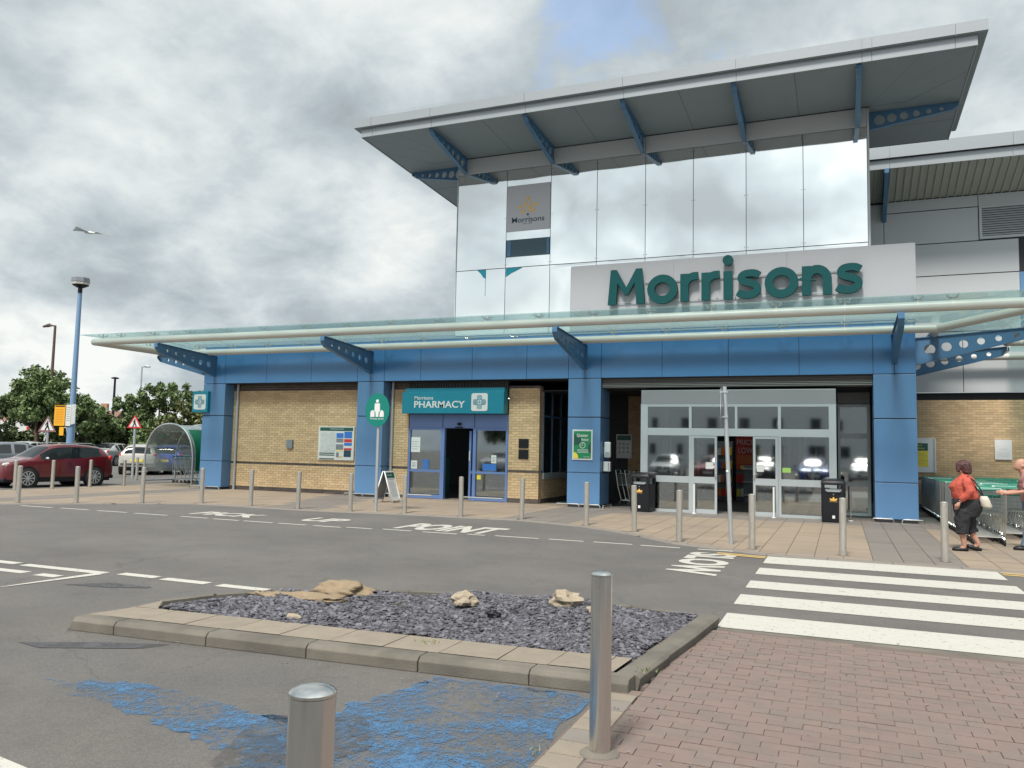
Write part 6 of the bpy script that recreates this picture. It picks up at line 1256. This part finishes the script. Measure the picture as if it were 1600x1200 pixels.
# apartment block and trees behind the photographer (seen only as reflections)
t = thing('apartment_block', 'white apartment block behind the photographer, mirrored in the entrance glass', 'building', (0, 0, 0))
box('wall', (-22, -84, 0), (10, -72, 13), 'apartment', t); box('roof', (-22.5, -84.5, 13.01), (10.5, -71.5, 13.4), 'galv', t)
for i in range(9):
    for j in range(4):
        wx_ = -20.5+i*3.4+rng.uniform(-.5, .5); ww_ = rng.choice([.7, 1.1, 1.7]); f = box('window', (wx_, -71.99, 1.3+j*3), (wx_+ww_, -71.93, 2.6+j*3), 'inkgrey', t); box('pane', (wx_+.08, -71.925, 1.38+j*3), (wx_+ww_-.08, -71.92, 2.52+j*3), 'g_car', f)
for k, (x, y) in enumerate(((-34, -60), (18, -62), (-28, -52), (24, -55))): tree(x, y, 7, [(0, 0, 5, 2.4), (1.8, 1, 4, 2), (-1.8, -.6, 4.2, 2.1)], 'leaf', ['tree far left', 'tree far right', 'nearer left tree', 'nearer right tree'][k]+' behind the photographer, mirrored in the glass', 30+k, 2500, ls=.35)
# ================================================================== PEOPLE
def solid(mb, name, m, parent, vox=.011, it=6):
    o = mb.build(name, m, parent, smooth='all'); r = o.modifiers.new('r', 'REMESH'); r.mode = 'VOXEL'; r.voxel_size = vox; r.use_smooth_shade = True
    s = o.modifiers.new('s', 'SMOOTH'); s.factor = .5; s.iterations = it
    if name in ('top', 'trousers', 'shirt', 'jeans', 'hair'):
        tx = bpy.data.textures.new('folds', 'CLOUDS'); tx.noise_scale = .10 if name != 'hair' else .035; tx.noise_depth = 2; dm = o.modifiers.new('folds', 'DISPLACE'); dm.texture = tx; dm.strength = .034 if name != 'hair' else .022; dm.mid_level = .5
    return o
def shoe(mb, x, y, z, l=.24, pitch=0, w=.045):
    v0 = len(mb.v); mb.tube([(0.08, 0, .035), (.03, 0, .035), (-.06, 0, .03), (-.13, 0, .024), (-.165, 0, .02)], [.03, w*.85, w, w*.85, .02], 10)
    R_ = Matrix.Translation((x, y, z)) @ Matrix.Rotation(pitch, 4, 'Y')
    for i in range(v0, len(mb.v)): p = Vector(mb.v[i]); p.z *= .9; mb.v[i] = tuple(R_ @ p)
def hand(mb, c, d, side, s=1.):
    """palm with four curled fingers and a thumb; d = direction of the fingers"""
    c = Vector(c); d = Vector(d).normalized(); a = d.cross(Vector((0, 1, 0))).normalized(); b = a.cross(d).normalized()
    mb.tube([c-d*.03, c+d*.02, c+d*.06], [.024*s, .036*s, .030*s], 10)
    for k in range(4):
        o_ = a*((k-1.5)*.019*s); l = (.062, .074, .068, .052)[k]*s; mb.tube([c+d*.05+o_, c+d*(.05+l*.6)+o_+b*.008*side, c+d*(.05+l)+o_+b*.026*side], [.0095*s, .009*s, .007*s], 6)
    mb.tube([c+a*-.022*s, c-a*.045*s+d*.03, c-a*.05*s+d*.062], [.013*s, .011*s, .008*s], 6)
w = thing('person', 'woman walking left in a coral top and black cropped trousers with a white shoulder bag', 'person', (1.97, -5.6, .02))
bx, by = 1.97, -5.6
def Wp(*p): return (bx+p[0], by+p[1], .02+p[2])
b = MB()
b.rings([(bx+x, by+y, .02+z, rx, ry) for x, y, z, rx, ry in ((-.035, 0, 1.31, .035, .03), (-.045, 0, 1.335, .062, .055), (-.04, 0, 1.38, .085, .066), (-.03, 0, 1.43, .095, .072), (-.025, 0, 1.48, .088, .068), (-.02, 0, 1.515, .06, .05), (-.02, 0, 1.53, .02, .02))], 18)
b.tube([Wp(-.135, 0, 1.41), Wp(-.115, 0, 1.44)], [.014, .008], 8)          # nose
b.tube([Wp(-.12, -.02, 1.365), Wp(-.12, .02, 1.365)], .008, 6)            # mouth
b.tube([Wp(-.02, -.075, 1.41), Wp(-.015, -.077, 1.44)], .014, 6)
b.tube([Wp(.0, 0, 1.20), Wp(-.01, 0, 1.34)], [.07, .05], 12)
b.rings([(bx+x, by+y, .02+z, rx, ry) for x, y, z, rx, ry in ((.03, 0, .62, .10, .12), (.03, 0, .80, .15, .16), (0, 0, 1.0, .16, .18), (0, 0, 1.2, .12, .17), (0, 0, 1.27, .06, .1))], 18)
b.tube([Wp(.0, -.19, 1.2), Wp(.03, -.25, 1.0), Wp(-.10, -.245, .84)], [.05, .045, .03], 10); hand(b, Wp(-.125, -.235, .80), (-.35, .12, -.9), 1, .95)
b.tube([Wp(.0, .19, 1.2), Wp(.03, .25, 1.0), Wp(-.04, .24, .84)], [.05, .045, .03], 10); hand(b, Wp(-.05, .235, .80), (-.1, -.05, -.95), -1, .95)
b.tube([Wp(-.06, -.09, .7), Wp(-.07, -.09, .42), Wp(-.055, -.09, .30), Wp(-.035, -.09, .09), Wp(-.04, -.09, .05)], [.10, .07, .06, .036, .034], 12); b.tube([Wp(-.04, -.09, .06), Wp(-.13, -.09, .035)], [.034, .024], 8)
b.tube([Wp(.05, .08, .7), Wp(.05, .08, .45), Wp(.10, .07, .31), Wp(.19, .06, .13), Wp(.19, .06, .09)], [.10, .075, .062, .038, .034], 12); b.tube([Wp(.19, .06, .10), Wp(.10, .06, .045)], [.034, .024], 8)
solid(b, 'body', 'skin', w, .010)
c = MB(); c.rings([(bx+x, by+y, .02+z, rx, ry) for x, y, z, rx, ry in ((.02, 0, .875, .20, .222), (.01, 0, .93, .212, .226), (-.0, 0, 1.0, .205, .215), (-.025, 0, 1.08, .215, .215), (-.02, 0, 1.15, .19, .212), (.01, 0, 1.22, .145, .20), (.015, 0, 1.265, .10, .14), (.0, 0, 1.30, .062, .07))], 22)
for y, fwd_ in ((-1, 0), (1, .06)): c.tube([Wp(.0, .15*y, 1.22), Wp(.02, .22*y, 1.15), Wp(.045, .262*y, 1.02), Wp(-.01+fwd_*.5, .262*y, .94), Wp(-.085+fwd_, .25*y, .865)], [.072, .08, .074, .062, .05], 12)
solid(c, 'top', 'coral', w, .010)
c = MB(); c.rings([(bx+x, by+y, .02+z, rx, ry) for x, y, z, rx, ry in ((.03, 0, .58, .17, .19), (.035, 0, .68, .215, .215), (.04, 0, .78, .23, .225), (.03, 0, .86, .218, .222), (.02, 0, .90, .20, .215))], 22)
c.tube([Wp(-.03, -.09, .70), Wp(-.055, -.09, .52), Wp(-.06, -.09, .38), Wp(-.055, -.09, .29)], [.135, .12, .105, .098], 14); c.tube([Wp(.06, .08, .70), Wp(.055, .08, .52), Wp(.08, .075, .40), Wp(.115, .07, .30)], [.14, .125, .105, .095], 14); solid(c, 'trousers', 'blackcloth', w, .011)
c = MB(); c.ball(Wp(.0, -.005, 1.445), (.112, .10, .108), 18, 12); c.rings([(bx+x, by+y, .02+z, rx, ry) for x, y, z, rx, ry in ((.035, 0, 1.305, .06, .082), (.035, 0, 1.34, .083, .10), (.022, 0, 1.40, .098, .103), (.012, 0, 1.45, .10, .098))], 18)
c.tube([Wp(-.085, -.05, 1.49), Wp(-.105, -.055, 1.44), Wp(-.095, -.062, 1.34)], [.036, .034, .028], 8); c.tube([Wp(-.085, .05, 1.49), Wp(-.10, .055, 1.45), Wp(-.085, .066, 1.38)], [.03, .026, .02], 8); c.tube([Wp(-.11, -.03, 1.50), Wp(-.14, -.045, 1.515)], [.012, .004], 6)
solid(c, 'hair', 'hair', w, .009, 3)
for x, y, z, p in ((-.055, -.09, 0, 0), (.155, .06, .012, .32)): s = MB(); shoe(s, bx+x, by+y, .02+z, pitch=p); s.build('shoe', 'black', w, smooth='all')
c = MB(); c.rings([(bx+.315, by-.16, .76, .055, .05), (bx+.30, by-.16, .80, .085, .06), (bx+.275, by-.16, .90, .075, .055), (bx+.265, by-.16, .965, .05, .04)], 16); bag = tag(c.build('shoulder_bag', 'cream', None, smooth='all'), 'small cream white shoulder bag hanging behind the walking woman', 'bag'); 
MB().tube([Wp(.03, -.15, 1.275), Wp(.12, -.18, 1.20), Wp(.20, -.19, 1.08), Wp(.26, -.17, .94)], .011, 6).build('strap', 'blackcloth', bag); MB().tube([Wp(.03, -.15, 1.275), Wp(.14, -.13, 1.10), Wp(.25, -.15, .94)], .010, 6).build('strap', 'blackcloth', bag)
# man pushing a trolley
m_ = thing('person', 'bald man in pink shirt and blue jeans holding the end trolley at the right edge', 'person', (3.06, -4.86, .02)); bx, by = 3.06, -4.86
b = MB(); b.rings([(bx+x, by+y, .02+z, rx, ry) for x, y, z, rx, ry in ((-.12, 0, 1.37, .05, .045), (-.135, 0, 1.41, .085, .065), (-.125, 0, 1.46, .10, .074), (-.115, 0, 1.51, .098, .075), (-.11, 0, 1.56, .075, .06), (-.11, 0, 1.585, .03, .03))], 18)
b.tube([Wp(-.235, 0, 1.43), Wp(-.215, 0, 1.47)], [.017, .009], 8); b.tube([Wp(-.215, -.02, 1.385), Wp(-.215, .02, 1.385)], .009, 6); b.tube([Wp(-.10, -.078, 1.44), Wp(-.095, -.08, 1.475)], .017, 6); b.tube([Wp(-.03, 0, 1.28), Wp(-.11, 0, 1.40)], [.075, .06], 12)
b.rings([(bx+x, by+y, .02+z, rx, ry) for x, y, z, rx, ry in ((.02, 0, .80, .12, .15), (0, 0, 1.05, .12, .17), (-.01, 0, 1.25, .10, .17))], 16)
for y in (-1, 1): b.tube([Wp(-.02, .20*y, 1.27), Wp(-.10, .24*y, 1.02), Wp(-.32, .19*y, .98)], [.055, .045, .032], 10); hand(b, Wp(-.36, .185*y, .98), (-1, -.05*y, -.02), y, 1.05)
for y, x0, x1 in ((-1, -.02, -.12), (1, .1, .2)): b.tube([Wp(.02, .09*y, .8), Wp(x0, .1*y, .45), Wp(x1, .1*y, .06)], [.08, .06, .04], 10)
solid(b, 'body', 'skin', m_, .011)
c = MB(); c.rings([(bx+x, by+y, .02+z, rx, ry) for x, y, z, rx, ry in ((.03, 0, .84, .15, .18), (.02, 0, .95, .155, .185), (.0, 0, 1.1, .155, .19), (-.02, 0, 1.22, .14, .20), (-.035, 0, 1.31, .095, .14), (-.05, 0, 1.345, .06, .07))], 20)
for y in (-1, 1): c.tube([Wp(-.03, .16*y, 1.27), Wp(-.06, .22*y, 1.18), Wp(-.095, .243*y, 1.06)], [.07, .072, .062], 12)
solid(c, 'shirt', 'pinkshirt', m_, .011)
c = MB(); c.rings([(bx+x, by+y, .02+z, rx, ry) for x, y, z, rx, ry in ((.03, 0, .68, .13, .17), (.03, 0, .78, .145, .175), (.03, 0, .87, .14, .17))], 18)
for y, x0, x1 in ((-1, -.02, -.12), (1, .1, .2)): c.tube([Wp(.02, .09*y, .78), Wp(x0, .1*y, .45), Wp(x1, .1*y, .07)], [.105, .08, .062], 12)
solid(c, 'jeans', 'denim', m_, .012)
for x, y in ((-.12, -.1), (.2, .1)): s = MB(); shoe(s, bx+x, by+y, .02, w=.055); s.build('shoe', 'black', m_, smooth='all')
